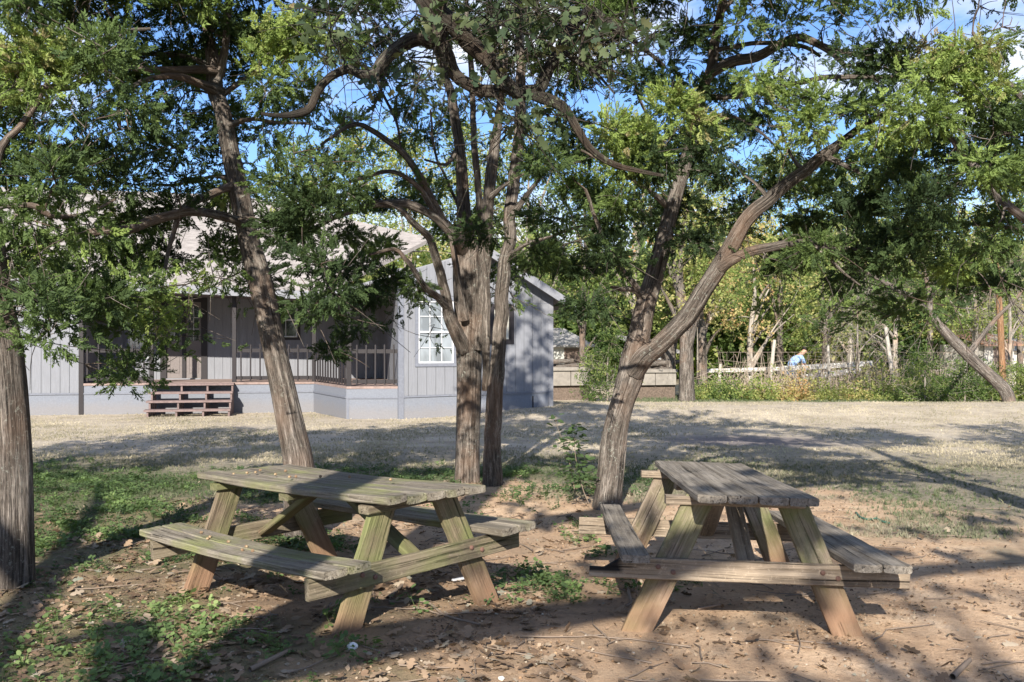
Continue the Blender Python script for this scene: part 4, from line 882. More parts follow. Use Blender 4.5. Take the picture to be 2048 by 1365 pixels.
#</TREES>
#<BACK>
# ------------------------------------------------------------ background beyond the lawn
def leafblob(cs, n, sig, seed):
    return [(*c[:3], n, c[3]) for c in cs]
def bgtree(px, d, pytop, wpx, hue, label, seed, lean=0., trunkpx=7, crownlow=.25, dens=1., bare=False, base=None, name='woodland_tree', cat='tree', leaf=.16, stems=2):
    r = np.random.default_rng(seed); x = (px-1024)/F*d; z0 = float(zg(x, d)); top = CZ+(HZ-pytop)/F*d; h = top-z0; w = wpx/F*d/2
    t = empty(name, (x, d, z0), label, cat, 'trees beyond the lawn')
    tm = TM(); sam = []; rt = trunkpx*d/F
    q = resample(np.array([[x, d, z0-.15, rt], [x+lean*h*.3, d, z0+h*.3, rt*.8], [x+lean*h*.6+r.normal(0, .1), d+.1, z0+h*.6, rt*.5], [x+lean*h*.8, d, z0+h*.93, rt*.12]]), .25)
    tm.add(*tube(q, 10, ridge=.2, seed=seed, flare=.15)); sam.append(q)
    for k in range(4+stems):
        f = r.uniform(.15, .6); j = int(f*len(q)); a = r.uniform(0, 6.28); e = q[j][:3]+np.array([math.cos(a)*w*.8, math.sin(a)*w*.6, h*r.uniform(.12, .4)])
        b_ = resample(np.array([[*q[j][:3], rt*.5], [*((q[j][:3]+e)/2+[0, 0, .15*h*.2]), rt*.3], [*e, rt*.08]]), .3); tm.add(*tube(b_, 6, seed=k)); sam.append(b_)
    tm.build('trunk', M_barkbg if seed % 2 else M_bark, t)
    cs = []
    nc = int(46*dens*max(1, w*h/9))
    nc = min(nc, 190)
    for _ in range(nc):
        f = r.uniform(0, 1)**.8; a = r.uniform(0, 6.28); prof = math.sin(math.pi*min(1, .22+.80*f))**.6; rad = w*prof*r.uniform(.3, 1.08)
        cs.append((x+lean*h*(crownlow+(1-crownlow)*f)+rad*math.cos(a), d+rad*.8*math.sin(a), z0+h*(crownlow+(1.0-crownlow)*f), 20, float(np.clip(hue-.06+r.normal(0, .17), 0, 1))))
    tw = TM(); grow(t, tw, sam, cs[::(1 if bare else 3)], seed=seed, twr=.02, spread=.5); tw.build('twigs', M_barkbg if bare or seed % 2 else M_bark, t)
    if not bare: foliage('foliage', M_bgleaf, t, cs, BGL, leaf, .62 if leaf > .13 else .4, seed, down=.1)
    return t
BG = [  # px, depth, top py, width px, hue, label, seed, kwargs
 (590, 41, 290, 210, .42, 'yellow green tree showing over the house roof behind the slender leaning cedar', 1, {}),
 (700, 38, 262, 230, .45, 'yellow green tree behind the middle of the house roof', 2, {}),
 (810, 36, 270, 220, .50, 'pale leafy tree behind the gable wing of the house', 3, {}),
 (930, 40, 250, 240, .45, 'tall pale tree rising behind the several-stemmed cedar', 4, {}),
 (1060, 37, 240, 230, .35, 'green tree standing just right of the house gable', 5, {}),
 (1165, 33, 300, 200, .30, 'green tree over the concrete wall beside the house', 6, {}),
 (1270, 36, 250, 230, .42, 'broad yellow green tree behind the forked cedar', 7, {}),
 (1372, 28.6, 380, 170, .62, 'tree with pale trunk at the lawn edge, right of the forked cedar', 8, dict(trunkpx=16, crownlow=.42)),
 (1405, 30.5, 420, 150, .72, 'thinner tree with darker trunk next to the pale trunk at the lawn edge', 10, dict(trunkpx=10, crownlow=.45)),
 (1340, 31, 500, 60, .4, 'small dark trunked tree in front of the concrete wall', 12, dict(trunkpx=11, crownlow=.5)),
 (1400, 42, 230, 260, .45, 'tall yellow green tree deep in the woodland, centre right', 11, {}),
 (1500, 34, 440, 220, .75, 'rusty orange tinted tree behind the rail fence', 13, dict(crownlow=.3)),
 (1560, 40, 300, 260, .40, 'bright green tree above the white rail', 14, {}),
 (1650, 35, 470, 200, .36, 'round green tree behind the white plank rail', 16, {}),
 (1700, 43, 330, 250, .48, 'pale yellow tree above the bare shrub', 15, {}),
 (1790, 34, 480, 190, .22, 'dark leafed tree right of the leaning white post', 17, {}),
 (1860, 40, 340, 250, .42, 'tall pale green tree beyond the arching trunk', 18, {}),
 (1950, 37, 420, 220, .45, 'mixed green and brown tree near the shed', 19, {}),
 (2040, 40, 330, 260, .5, 'pale tree at the right edge of the woodland', 20, {}),
]
for px, d, tp, w, hue, lab, seed, kw in BG: bgtree(px, d, tp, w, hue, lab, seed, **kw)
# bare grey shrub and bare tree
bgtree(1715, 31, 560, 150, .5, 'leafless grey shrub spreading beside the leaning white post', 21, bare=True, trunkpx=3, crownlow=.15, name='bare_shrub', cat='shrub', dens=1.6)
bgtree(2020, 33, 520, 130, .5, 'leafless pale tree with upright twigs near the right edge', 23, bare=True, trunkpx=5, crownlow=.35, name='bare_tree', cat='tree', dens=1.8)
# arching trunk at right
t = empty('arching_tree', (*P(2022, 0, 24.7)[:2], float(zg(*P(2022, 0, 24.7)[:2]))), 'tree whose bare trunk arches left from the bushes at the right edge', 'tree', 'trees beyond the lawn')
ls = [[(2024, 835, 24.7, 13), (2015, 790, 24.7, 12), (1995, 765, 24.7, 12), (1950, 725, 24.7, 11), (1900, 675, 24.8, 10), (1850, 620, 25, 8), (1810, 590, 25.2, 6), (1760, 560, 25.4, 4), (1700, 530, 25.6, 2.5)],
      [(1860, 632, 25, 6), (1858, 580, 25, 5), (1845, 530, 25, 4), (1840, 470, 25, 3), (1835, 400, 25, 2)], [(1935, 710, 24.8, 6), (1990, 640, 25, 4), (2030, 600, 25, 3), (2060, 560, 25, 2)]]
tm = TM(); sam = []; rk = np.random.default_rng(8)
for k, l in enumerate(ls): q = resample(limb_pts(l), .15); tm.add(*tube(q, 12, ridge=.2, seed=k)); sam.append(q)
tm.build('trunk', M_bark, t)
cs = [(*P(rk.uniform(1660, 1960), rk.uniform(430, 640), rk.uniform(24, 26.5)), 14, .18+rk.normal(0, .1)) for _ in range(60)]
tw = TM(); grow(t, tw, sam, cs, seed=4, spread=.4); tw.build('twigs', M_bark, t); foliage('foliage', M_bgleaf, t, cs, BGL, .13, .36, 9)
# orange dead stem by the shed
t = empty('dead_trunk', (*P(2000, 0, 28)[:2], float(zg(*P(2000, 0, 28)[:2]))), 'orange barkless dead trunk standing right of the arching tree', 'tree trunk')
q = resample(limb_pts([(2006, 800, 28, 7), (2003, 700, 28, 6), (1999, 620, 28, 6), (1996, 560, 28, 5), (1994, 520, 28, 2)]), .2); V, Fq, uv = tube(q, 10, ridge=.2)
fast('trunk', V, Fq, bark('orange_wood', (.13, .07, .04), (.30, .17, .09), (.42, .27, .16), k=.6), t, uv=uv, smooth=True)
# bushes
def bush(px, d, pytop, wpx, tone, label, seed, mat=None, leaf=.075, n=44, name='bush'):
    r = np.random.default_rng(seed); x = (px-1024)/F*d; z0 = float(zg(x, d)); h = CZ+(HZ-pytop)/F*d-z0; w = wpx/F*d/2
    t = empty(name, (x, d, z0), label, 'bush', 'bushes along the lawn edge'); cs = []
    for _ in range(n):
        f = r.uniform(0, 1); a = r.uniform(0, 6.28); rad = w*(1-.6*f)*r.uniform(.2, 1); cs.append((x+rad*math.cos(a), d+rad*.7*math.sin(a), z0+.08+h*.93*f, 24, float(np.clip(tone+r.normal(0, .12), 0, 1))))
    q = resample(np.array([[x, d, z0-.1, .03], [x, d, z0+h*.5, .02], [x+.05, d, z0+h*.8, .008]]), .15)
    tw = TM(); tw.add(*tube(q, 6)); grow(t, tw, [q], cs[::2], seed=seed, spread=.2); tw.build('stems', M_barkbg, t)
    foliage('foliage', mat or M_bgleaf, t, cs, BGL, leaf, .26, seed, down=0)
bush(1215, 27.5, 655, 110, .18, 'bright green bush in front of the concrete wall left of the forked cedar', 31)
bush(1185, 28.3, 700, 60, .12, 'low green bush close to the house corner', 32, n=26)
for k, (px, tp, w, to, lab) in enumerate([(1850, 700, 130, .2, 'green bush left of the arching trunk, before the vine fence'), (1930, 720, 110, .15, 'dense green bush under the arching trunk'), (1985, 735, 80, .25, 'low bush at the foot of the arching trunk'), (1880, 765, 120, .3, 'lowest bright green bush at the lawn edge'), (2050, 730, 90, .35, 'bush cut by the right edge of the view')]):
    bush(px, 27.5+.3*k, tp, w, to, lab, 33+k)
# concrete wall beside the house
M_conc = simple('old_concrete', (.23, .21, .185), .95, .22, 6, .01); M_pile = simple('brown_rubble', (.13, .10, .08), .95, .4, 20, .03)
def concwall(x0, x1, y0, y1, d, label):
    p, q = P(x0, HZ, d), P(x1, HZ, d+.3); t = empty('concrete_wall', (*p[:2], float(zg(*p[:2]))), label, 'wall', 'low concrete walls')
    z1, z0 = zat(y0, p), zat(y1, p); L = np.linalg.norm((q-p)[:2]); n = max(1, int(L/.55)); dd = (q-p)[:2]/L
    for k in range(n): MB().wallbox(p[:2]+dd*(L*k/n+.012), p[:2]+dd*(L*(k+1)/n-.012), z0, z1, .3, 0).build('slab', M_conc, t)
    MB().wallbox(p[:2]-dd*.02, q[:2]+dd*.02, z1+.002, z1+.10, .42, .06).build('coping', M_conc, t)
    MB().wallbox(p[:2], q[:2], float(zg(*p[:2]))-.1, z0-.002, .2, -.12).build('footing', M_pile, t)
concwall(1103, 1180, 742, 772, 29.5, 'pale low concrete wall right beside the house corner')
concwall(1268, 1353, 746, 771, 30.3, 'grey stained low concrete wall of panels behind the forked cedar')
# heap of logs and brush on the wall
rk = np.random.default_rng(3)
for x0, x1, lab in ((1105, 1180, 'heap of dark logs on the ground behind the pale concrete wall'), (1275, 1350, 'heap of dark logs on the ground behind the grey panelled wall')):
    p = P((x0+x1)/2, HZ, 31.2); t = empty('log_pile', (p[0], p[1], float(zg(*p[:2]))), lab, 'log pile')
    for k in range(9):
        cx = rk.uniform(x0, x1); cy = 742-18*rk.uniform(0, 1); c = P(cx, cy, 31.2+rk.uniform(-.3, .3)); a = rk.normal(0, .3); l = rk.uniform(.35, .7)
        q = resample(np.array([[c[0]-l*math.cos(a), c[1]-l*math.sin(a), c[2]-.03, .07], [*c, .075], [c[0]+l*math.cos(a), c[1]+l*math.sin(a), c[2]+.04, .06]]), .2); V, Fq, uv = tube(q, 8, ridge=.2, seed=k)
        fast('log', V, Fq, M_bark, t, uv=uv, smooth=True)
    q = P((x0+x1)/2, 745, 31.3); MB().box((q[0], q[1]+.2, (q[2]+float(zg(*p[:2])))/2), ((x1-x0)/F*31, .5, q[2]-float(zg(*p[:2]))), bev=.05).build('earth_bank', M_pile, t)
# fence with leaning posts, wire and vines
M_post = simple('bleached_post', (.36, .33, .29), .9, .2, 14, .004); M_whitew = simple('white_plank', (.44, .43, .41), .7, .12, 9, .002)
fn = empty('wire_fence', (*P(1440, 0, 30.5)[:2], float(zg(*P(1440, 0, 30.5)[:2]))), 'wire fence on leaning bleached posts overgrown with dry vines', 'fence')
for pxb, pyb, pxt, pyt, r_ in ((1437, 790, 1441, 728, 3.5), (1537, 788, 1549, 680, 4), (1660, 792, 1656, 690, 3), (1790, 790, 1771, 655, 4.2), (1830, 785, 1826, 725, 3), (1930, 790, 1932, 700, 4)):
    q = resample(limb_pts([(pxb, pyb, 30.5, r_), ((pxb+pxt)/2, (pyb+pyt)/2, 30.5, r_), (pxt, pyt, 30.5, r_*.85)]), .2); V, Fq, uv = tube(q, 8, ridge=.1); V = np.vstack([V, V[-8:].mean(0)[None]]); fast('fence_post', V, Fq, M_post, fn, uv=np.vstack([uv, uv[-1:]]), smooth=True)
wire = TM()
for k in range(5):
    q = np.array([[*P(px, 705+18*k+(4 if k % 2 else 0)*math.sin(px*.03), 30.5), .006] for px in range(1437, 1935, 12)]); wire.add(*tube(q, 4))
for k in range(36):
    px = 1440+k*13.6; q = np.array([[*P(px, 705, 30.5), .005], [*P(px+1, 745, 30.5), .005], [*P(px, 785, 30.5), .005]]); wire.add(*tube(q, 4))
wire.build('wire_mesh', simple('rusty_wire', (.22, .18, .15), .6), fn)
vb_ = empty('plank_rail', (*P(1500, 0, 32)[:2], float(zg(*P(1500, 0, 32)[:2]))), 'long white weathered rail sloping up to the right behind the wire fence', 'rail')
def beamline(a, b, w, mat, nm, par):
    a = np.array(a); b = np.array(b); MB().wallbox(a[:2], b[:2], a[2]-w/2, a[2]+w/2, .05, 0, z0b=b[2]-w/2, z1b=b[2]+w/2).build(nm, mat, par)
beamline(P(1412, 742, 32), P(1560, 738, 32.2), .12, M_whitew, 'rail', vb_); beamline(P(1562, 738, 32.2), P(1745, 727, 32.6), .16, M_whitew, 'rail', vb_)
beamline(P(1608, 755, 32.1), P(1722, 741, 32.4), .17, M_whitew, 'rail', vb_)
for px in (1500, 1640, 1735): c = P(px, 740, 32.45); MB().box((c[0], c[1], (c[2]+float(zg(c[0], c[1])))/2), (.09, .09, c[2]-float(zg(c[0], c[1]))), bev=.01).build('support', M_whitew, vb_)
# tangle of dry vines and undergrowth
M_vine = simple('dry_vine', (.34, .28, .22), .95, .3)
vt = TM(); rk = np.random.default_rng(17)
for k in range(700):
    px = rk.uniform(1445, 1900); d = rk.uniform(29.6, 31.2); b_ = P(px, 0, d); z0 = float(zg(b_[0], b_[1])); h = abs(rk.normal(0, .55))+.35; lx = rk.normal(0, .45)
    q = np.array([[b_[0], d, z0, .010], [b_[0]+lx*.3, d+rk.normal(0, .1), z0+h*.5, .008], [b_[0]+lx*.7, d+rk.normal(0, .2), z0+h*.9, .007], [b_[0]+lx*1.2, d, z0+h*rk.uniform(.6, 1), .004]])
    vt.add(*tube(q, 4))
setprops(vt.build('dry_vines', M_vine), kind='stuff')
n = 9000; px = rk.uniform(1380, 2130, n); d = rk.uniform(28.6, 31.5, n); X = (px-1024)/F*d
pos = np.stack([X, d, zg(X, d)+np.abs(rk.normal(0, .22, n))*(.2+np.clip(fbm(X*.8, d*.5, 4, 3)-.3, 0, 1)*4.5)], 1)
V, Fq, ow = scatter(BGL, pos, rk.normal(0, 1, (n, 3)), rk.uniform(0, 6, n), rk.uniform(.06, .13, n)); tn = np.clip(.35+.5*(fbm(X*1.1, d, 9, 3)-.5)*2+.4*np.exp(-((px-1650)/150)**2)+rk.normal(0, .15, n), 0, 1)
setprops(fast('undergrowth', V, Fq, M_bgleaf, None, {'tone': tn[ow]}), kind='stuff')
# far wood closing the view
n = 26000; px = rk.uniform(1000, 2500, n); d = rk.uniform(44, 60, n); X = (px-1024)/F*d; hh = (2.0+3.4*fbm(X*.25, d*.1, 12, 2))*1.6
pos = np.stack([X, d, zg(X, d)+rk.uniform(0, 1, n)**.8*hh], 1)
X2 = rk.uniform(-45, 0, n//2); d2_ = rk.uniform(46, 60, n//2); pos = np.vstack([pos, np.stack([X2, d2_, zg(X2, d2_)+rk.uniform(0, 1, n//2)*(5.2+3*fbm(X2*.2, d2_*.1, 2, 2))], 1)]); m_ = len(pos)
V, Fq, ow = scatter(BGL, pos, rk.normal(0, 1, (m_, 3)), rk.uniform(0, 6, m_), rk.uniform(.35, .7, m_)); tn = np.clip(.33+(fbm(pos[:, 0]*.35, pos[:, 2]*.5+pos[:, 1]*.1, 9, 3)-.5)*1.1+rk.normal(0, .1, m_), 0, 1)
setprops(fast('far_wood', V, Fq, M_bgleaf, None, {'tone': tn[ow]}), kind='stuff')
# sheds far back at right, pale trailer between the trunks
def shed(x0, x1, ytop, d, label, col, name='shed', rf=(.30, .29, .29)):
    p, q = P(x0, HZ, d), P(x1, HZ, d+.6); z0 = float(zg(*p[:2])); z1 = zat(ytop, p); t = empty(name, (*p[:2], z0), label, name.replace('_', ' '))
    L = np.linalg.norm((q-p)[:2]); dd = (q-p)[:2]/L; mt = simple(name+'_wall', col, .8, .1, 6)
    for k in range(int(L/.25)): MB().wallbox(p[:2]+dd*(.25*k), p[:2]+dd*(.25*k+.235), z0-.1, z1, .05, .0 if k % 2 else .012).build('wall', mt, t) if k == 0 else None
    w_ = MB()
    for k in range(int(L/.25)): w_.wallbox(p[:2]+dd*(.25*k), p[:2]+dd*(.25*k+.235), z0-.1, z1-.002, .05, .004 if k % 2 else .016)
    w_.wallbox(p[:2], q[:2], z0-.1, z1-.004, 2.2, -.05); w_.build('wall', mt, t)
    n_ = np.array([dd[1], -dd[0]]); MB().slab([V3(p[:2]+n_*.3-dd*.2, z1+.02), V3(q[:2]+n_*.3+dd*.2, z1+.02), V3(q[:2]-n_*2.6+dd*.2, z1+.75), V3(p[:2]-n_*2.6-dd*.2, z1+.75)], .07).build('roof', simple(name+'_roof', rf, .8), t)
    c = p[:2]+dd*L*.3; MB().wallbox(c, c+dd*.8, z0, min(z0+1.9, z1-.1), .05, .03).build('door', simple(name+'_door', (.16, .12, .10), .8), t)
shed(1968, 2030, 690, 39, 'small pale shed with brown gable seen under the right-hand trees', (.42, .40, .37), rf=(.25, .15, .11))
shed(2025, 2120, 700, 42, 'cream board shed cut by the right edge of the view', (.62, .58, .50))
shed(1108, 1175, 692, 40, 'pale outbuilding glimpsed through trees beside the house', (.50, .50, .47), name='outbuilding')
shed(1310, 1350, 705, 42, 'white outbuilding glimpsed in the fork of the leaning cedar', (.70, .72, .72), name='outbuilding')
# person in a light blue shirt bending behind the fence
def person():
    d = 33.2; c = P(1590, HZ, d); x0, y0 = c[0], c[1]; g = float(zg(x0, y0))
    t = empty('person', (x0, y0, g), 'person in light blue shirt and jeans bending forward behind the wire fence', 'person')
    def skin(name, verts, edges, rad, mat, root=0):
        me = bpy.data.meshes.new(name); me.from_pydata([(x0+a, y0+b_, g+c_) for a, b_, c_ in verts], edges, []); o = link(name, me, mat, t)
        sk = o.modifiers.new('s', 'SKIN'); sv = me.skin_vertices[0].data if me.skin_vertices else None
        if sv is None: 
            bpy.context.view_layer.update(); sv = me.skin_vertices[0].data
        for k, r in enumerate(rad): sv[k].radius = (r, r) if not isinstance(r, tuple) else r; sv[k].use_root = (k == root)
        o.modifiers.new('b', 'SUBSURF').levels = 1; o.modifiers['b'].render_levels = 2; return o
    sk_ = simple('skin', (.45, .27, .19), .6, .04); sh = simple('blue_shirt', (.30, .45, .72), .85, .1, 5); jn = simple('jeans', (.10, .14, .22), .9, .2, 20); hr = simple('dark_hair', (.02, .016, .014), .7)
    # body: pelvis, spine, neck, head, arms, legs - facing right, bent at the hip
    Vb = [(-.18, 0, .86), (-.10, 0, 1.02), (.04, 0, 1.18), (.16, 0, 1.30), (.24, 0, 1.37), (.31, 0, 1.42), (.34, 0, 1.50),
          (.15, -.17, 1.27), (.26, -.21, 1.02), (.42, -.18, .86), (.48, -.17, .82), (.15, .17, 1.27), (.28, .21, 1.02), (.44, .18, .87), (.50, .17, .83),
          (-.17, -.10, .82), (-.10, -.12, .46), (-.17, -.12, .09), (-.06, -.12, .04), (-.17, .10, .82), (-.06, .12, .46), (-.13, .12, .09), (-.02, .12, .04)]
    Eb = [(0, 1), (1, 2), (2, 3), (3, 4), (4, 5), (5, 6), (3, 7), (7, 8), (8, 9), (9, 10), (3, 11), (11, 12), (12, 13), (13, 14), (0, 15), (15, 16), (16, 17), (17, 18), (0, 19), (19, 20), (20, 21), (21, 22)]
    Rb = [.12, .11, .12, .13, .06, .085, .085, .055, .042, .032, .03, .055, .042, .032, .03, .09, .06, .04, .035, .09, .06, .04, .035]
    skin('body', Vb, Eb, Rb, sk_)
    skin('shirt', Vb[:4]+[Vb[7], tuple(np.array(Vb[8])*[1, 1, 1]), Vb[11], Vb[12]], [(0, 1), (1, 2), (2, 3), (3, 4), (4, 5), (3, 6), (6, 7)], [.145, .15, .16, .155, .075, .06, .075, .06], sh)
    skin('jeans', [Vb[0], Vb[15], Vb[16], Vb[17], Vb[19], Vb[20], Vb[21]], [(0, 1), (1, 2), (2, 3), (0, 4), (4, 5), (5, 6)], [.14, .105, .078, .06, .105, .078, .06], jn)
    skin('hair', [(.28, 0, 1.47), (.33, 0, 1.545), (.36, 0, 1.56)], [(0, 1), (1, 2)], [.08, .085, .07], hr)
person()
#</BACK>
#<STUFF>
# ------------------------------------------------------------ ground cover, litter, small things
rs = np.random.default_rng(23)
def sample(n, x0, x1, y0, y1, wf):
    """points seen by the lens: uniform over the picture-ish wedge, kept with probability wf"""
    y = y0+(y1-y0)*rs.uniform(0, 1, n); x = rs.uniform(-1, 1, n)*(.56*y+.6); k = (x > x0) & (x < x1); x, y = x[k], y[k]
    k = rs.uniform(0, 1, len(x)) < wf(x, y); return x[k], y[k]
def inhouse(x, y):   # keep blades out of the house footprint
    return ((x*anor[0]+y*anor[1]) < (a0@anor)-.05) & (x < a1[0]+.1) | ((x > a1[0]) & (x < g1[0]) & (y > np.interp(x, [a1[0], d3[0], g0[0], g1[0]], [a1[1], d3[1]-.05, g0[1]-.05, g1[1]-.05])))
def blade(seed):
    r = np.random.default_rng(seed); V = []; Fq = []
    for k in range(4):
        a = r.uniform(0, 6.28); b_ = r.normal(0, .16, 2); l = r.uniform(.5, 1); ln = r.uniform(.1, .6); w = .075; p = np.array([0, b_[0], b_[1]]); s = np.array([0, math.cos(a), math.sin(a)]); e = np.array([0, -math.sin(a), math.cos(a)])
        n_ = len(V); V += [p-s*w, p+s*w, p+np.array([l*.6, 0, 0])+e*ln*.3*l+s*w*.7, p+np.array([l, 0, 0])+e*ln*l]; Fq.append([n_, n_+1, n_+2, n_+3])
    return np.array(V), np.array(Fq)
BL = [blade(s) for s in range(6)]
def upax(n, s=.25): return np.stack([rs.normal(0, s, n), rs.normal(0, s, n), np.ones(n)], 1)
def grass(n, y0, y1, wf, size, tonef, name):
    x, y = sample(n, -60, 60, y0, y1, wf); k = ~inhouse(x, y); x, y = x[k], y[k]; m_ = len(x)
    V, Fq, ow = scatter(BL, np.stack([x, y, zg(x, y)-.004], 1), upax(m_), rs.uniform(0, 6.28, m_), size*rs.uniform(.6, 1.3, m_)*(.75+.6*fbm(x*1.2, y*1.2, 3, 2)))
    setprops(fast(name, V, Fq, M_grass, None, {'tone': tonef(x, y)[ow]}), kind='stuff')
lawnp = lambda x, y: np.clip(3.2*(fbm(x*.9, y*.9, 91, 3)-.33), .12, 1)*zones(x, y)[1]*(1-.8*zones(x, y)[3])
def lawntone(x, y):
    dry = sst(11.5, 15.5, y); return np.clip(.25+.42*dry+(fbm(x*.8, y*.8, 40, 3)-.5)*1.0+rs.normal(0, .12, len(x))-.35*zones(x, y)[0], 0, 1)
grass(60000, 7.5, 15, lawnp, .040, lawntone, 'lawn_grass'); grass(80000, 15, 27, lawnp, .036, lawntone, 'dry_grass')
grass(26000, 25.5, 34, lambda x, y: zones(x, y)[0]*(x > 2), .09, lambda x, y: np.clip(.08+rs.normal(0, .1, len(x)), 0, 1), 'green_grass')
# low weeds
def weed(seed):
    r = np.random.default_rng(seed); V = []; Fq = []
    for k in range(11):
        a = r.uniform(0, 6.28); rad = r.uniform(.05, .55); z = r.uniform(.05, .75)*(1-rad*.6); c = np.array([z, rad*math.cos(a), rad*math.sin(a)]); o = np.array([r.uniform(-.1, .35), math.cos(a), math.sin(a)]); o /= np.linalg.norm(o)
        s = np.cross(o, [1, 0, 0]); s = s/np.linalg.norm(s)+np.array([r.normal(0, .25), 0, 0]); l = r.uniform(.22, .38); w = l*.36; n_ = len(V)
        V += [c, c+o*l*.3+s*w, c+o*l*.75+s*w*.8, c+o*l, c+o*l*.75-s*w*.8, c+o*l*.3-s*w]; Fq += [[n_, n_+1, n_+2, n_+3], [n_, n_+3, n_+4, n_+5]]
        V += [np.array([0, 0, 0.])-s*.012, np.array([0, 0, 0.])+s*.012, c+s*.01, c-s*.01]; Fq.append([n_+6, n_+7, n_+8, n_+9])
    return np.array(V), np.array(Fq)
WD = [weed(s) for s in range(6)]
x, y = sample(60000, -9, 9, 4.0, 13.2, lambda x, y: np.clip(zones(x, y)[0]*(.05+.28*sst(6.2, 7.5, y))*(2.6*np.clip(fbm(x*2.6, y*2.6, 6, 3)-.36, 0, 1)*3), 0, 1)**1.1)
m_ = len(x)
V, Fq, ow = scatter(WD, np.stack([x, y, zg(x, y)-.005], 1), upax(m_, .3), rs.uniform(0, 6.28, m_), rs.uniform(.045, .10, m_))
tn = np.clip(.35+(fbm(x*1.5, y*1.5, 44, 3)-.5)*1.3+rs.normal(0, .15, m_), 0, 1); setprops(fast('weeds', V, Fq, M_weed, None, {'tone': tn[ow]}), kind='stuff')
# scattered weed tufts among the litter and between the tables
tx, ty, tn = [], [], []
for px, py, n, sp_, tt in [(345, 1215, 16, .10, .8), (420, 1260, 12, .09, .7), (520, 1300, 10, .09, .6), (300, 1290, 14, .14, .5), (205, 1240, 20, .2, .5), (110, 1290, 26, .25, .55), (60, 1345, 20, .2, .7), (200, 1340, 18, .15, .6), (350, 1345, 16, .14, .5), (655, 1095, 12, .08, .4), (690, 1300, 8, .06, .5), (1080, 1165, 46, .15, .35), (1110, 1190, 16, .1, .3), (1040, 1150, 16, .12, .3), (1180, 1050, 18, .12, .4), (1160, 1080, 10, .1, .4), (1200, 1110, 10, .08, .4), (1390, 1165, 6, .05, .5), (640, 1190, 7, .06, .5), (575, 1150, 6, .06, .5), (920, 1040, 20, .25, .3), (1050, 1000, 40, .35, .25), (1120, 985, 26, .25, .25), (870, 960, 40, .35, .25), (760, 945, 44, .4, .3), (685, 1240, 8, .06, .4), (1330, 1180, 5, .05, .5), (830, 1200, 5, .1, .4), (960, 1215, 5, .1, .4), (1250, 1180, 8, .08, .4)]:
    d = 2000*1.4/(py-685.); 
    for _ in range(3): d = 2000*(CZ-float(zg((px-1024)/F*d, d)))/(py-685.)
    tx.append((px-1024)/F*d+rs.normal(0, sp_, n)); ty.append(d+rs.normal(0, sp_*1.2, n)); tn.append(np.clip(tt+rs.normal(0, .15, n), 0, 1))
x, y, tn = map(np.concatenate, (tx, ty, tn)); m_ = len(x)
V, Fq, ow = scatter(WD, np.stack([x, y, zg(x, y)-.004], 1), upax(m_, .3), rs.uniform(0, 6.28, m_), rs.uniform(.05, .12, m_)); setprops(fast('weed_tufts', V, Fq, M_weed, None, {'tone': tn[ow]}), kind='stuff')
# oak leaf litter
def litp(x, y): z = zones(x, y); return np.clip(.10+.75*z[4]+.25*(fbm(x*1.3, y*1.3, 61, 3) > .55), 0, 1)*(1-z[1]*.8)*(1-.85*sst(.02, .22, x/y))*(.25+1.5*(fbm(x*2.2, y*2.2, 66, 3) > .5))
x, y = sample(16000, -9, 9, 3.9, 11.5, litp); m_ = len(x)
n_ = frames(upax(m_, .28), np.zeros(m_)); a_ = rs.uniform(0, 6.28, m_); ax = n_[:, :, 1]*np.cos(a_)[:, None]+n_[:, :, 2]*np.sin(a_)[:, None]
V, Fq, ow = scatter(OAK, np.stack([x, y, zg(x, y)+rs.uniform(.004, .016, m_)], 1), ax, rs.normal(0, .35, m_)+np.pi*rs.integers(0, 2, m_), rs.uniform(.035, .085, m_))
tn = np.clip(rs.normal(.36, .22, m_), 0, 1); setprops(fast('leaf_litter', V, Fq, M_litter, None, {'tone': tn[ow]}), kind='stuff')
# fine debris: crumbs of leaf, chips
def chip(seed):
    r = np.random.default_rng(seed); return np.array([[0, -.3, 0], [.5, -.4, .15], [1, .1, 0], [.4, .45, .12]])+r.normal(0, .08, (4, 3)), np.array([[0, 1, 2, 3]])
x, y = sample(30000, -9, 9, 3.9, 13, lambda x, y: np.clip((.35+.9*(fbm(x*1.7, y*1.7, 71, 3) > .52))*.7, 0, 1)*(1-zones(x, y)[1]*.7)); m_ = len(x)
V, Fq, ow = scatter([chip(s) for s in range(5)], np.stack([x, y, zg(x, y)+rs.uniform(.002, .008, m_)], 1), rs.normal(0, 1, (m_, 3))*[1, 1, .3], rs.normal(0, .5, m_), rs.uniform(.008, .028, m_))
setprops(fast('leaf_crumbs', V, Fq, M_litter, None, {'tone': np.clip(rs.uniform(-.1, .9, m_), 0, 1)[ow]}), kind='stuff')
# acorns and pebbles
def peb(seed):
    r = np.random.default_rng(seed); k = 7; rings = [(-.3, .62), (.15, 1), (.62, .78), (.9, .3)]; V = [[ra*math.cos(6.283*i/k)*r.uniform(.85, 1.1), ra*math.sin(6.283*i/k)*r.uniform(.85, 1.1), z*.75] for z, ra in rings for i in range(k)]
    Fq = [[j*k+i, j*k+(i+1) % k, (j+1)*k+(i+1) % k, (j+1)*k+i] for j in range(3) for i in range(k)]+[[21, 22, 23, 24], [24, 25, 26, 27], [21, 24, 27, 27]][:2]
    return np.array(V), np.array(Fq)
x, y = sample(6500, -9, 9, 3.9, 10, lambda x, y: np.clip(.25+1.1*(fbm(x*1.9, y*1.9, 81, 3) > .54), 0, 1)*(1-zones(x, y)[1])*sst(10, 5, y)); m_ = len(x)
V, Fq, ow = scatter([peb(s) for s in range(5)], np.stack([x, y, zg(x, y)+.002], 1), upax(m_, .2)[:, [2, 1, 0]], rs.uniform(0, 6, m_), rs.uniform(.0035, .0095, m_))
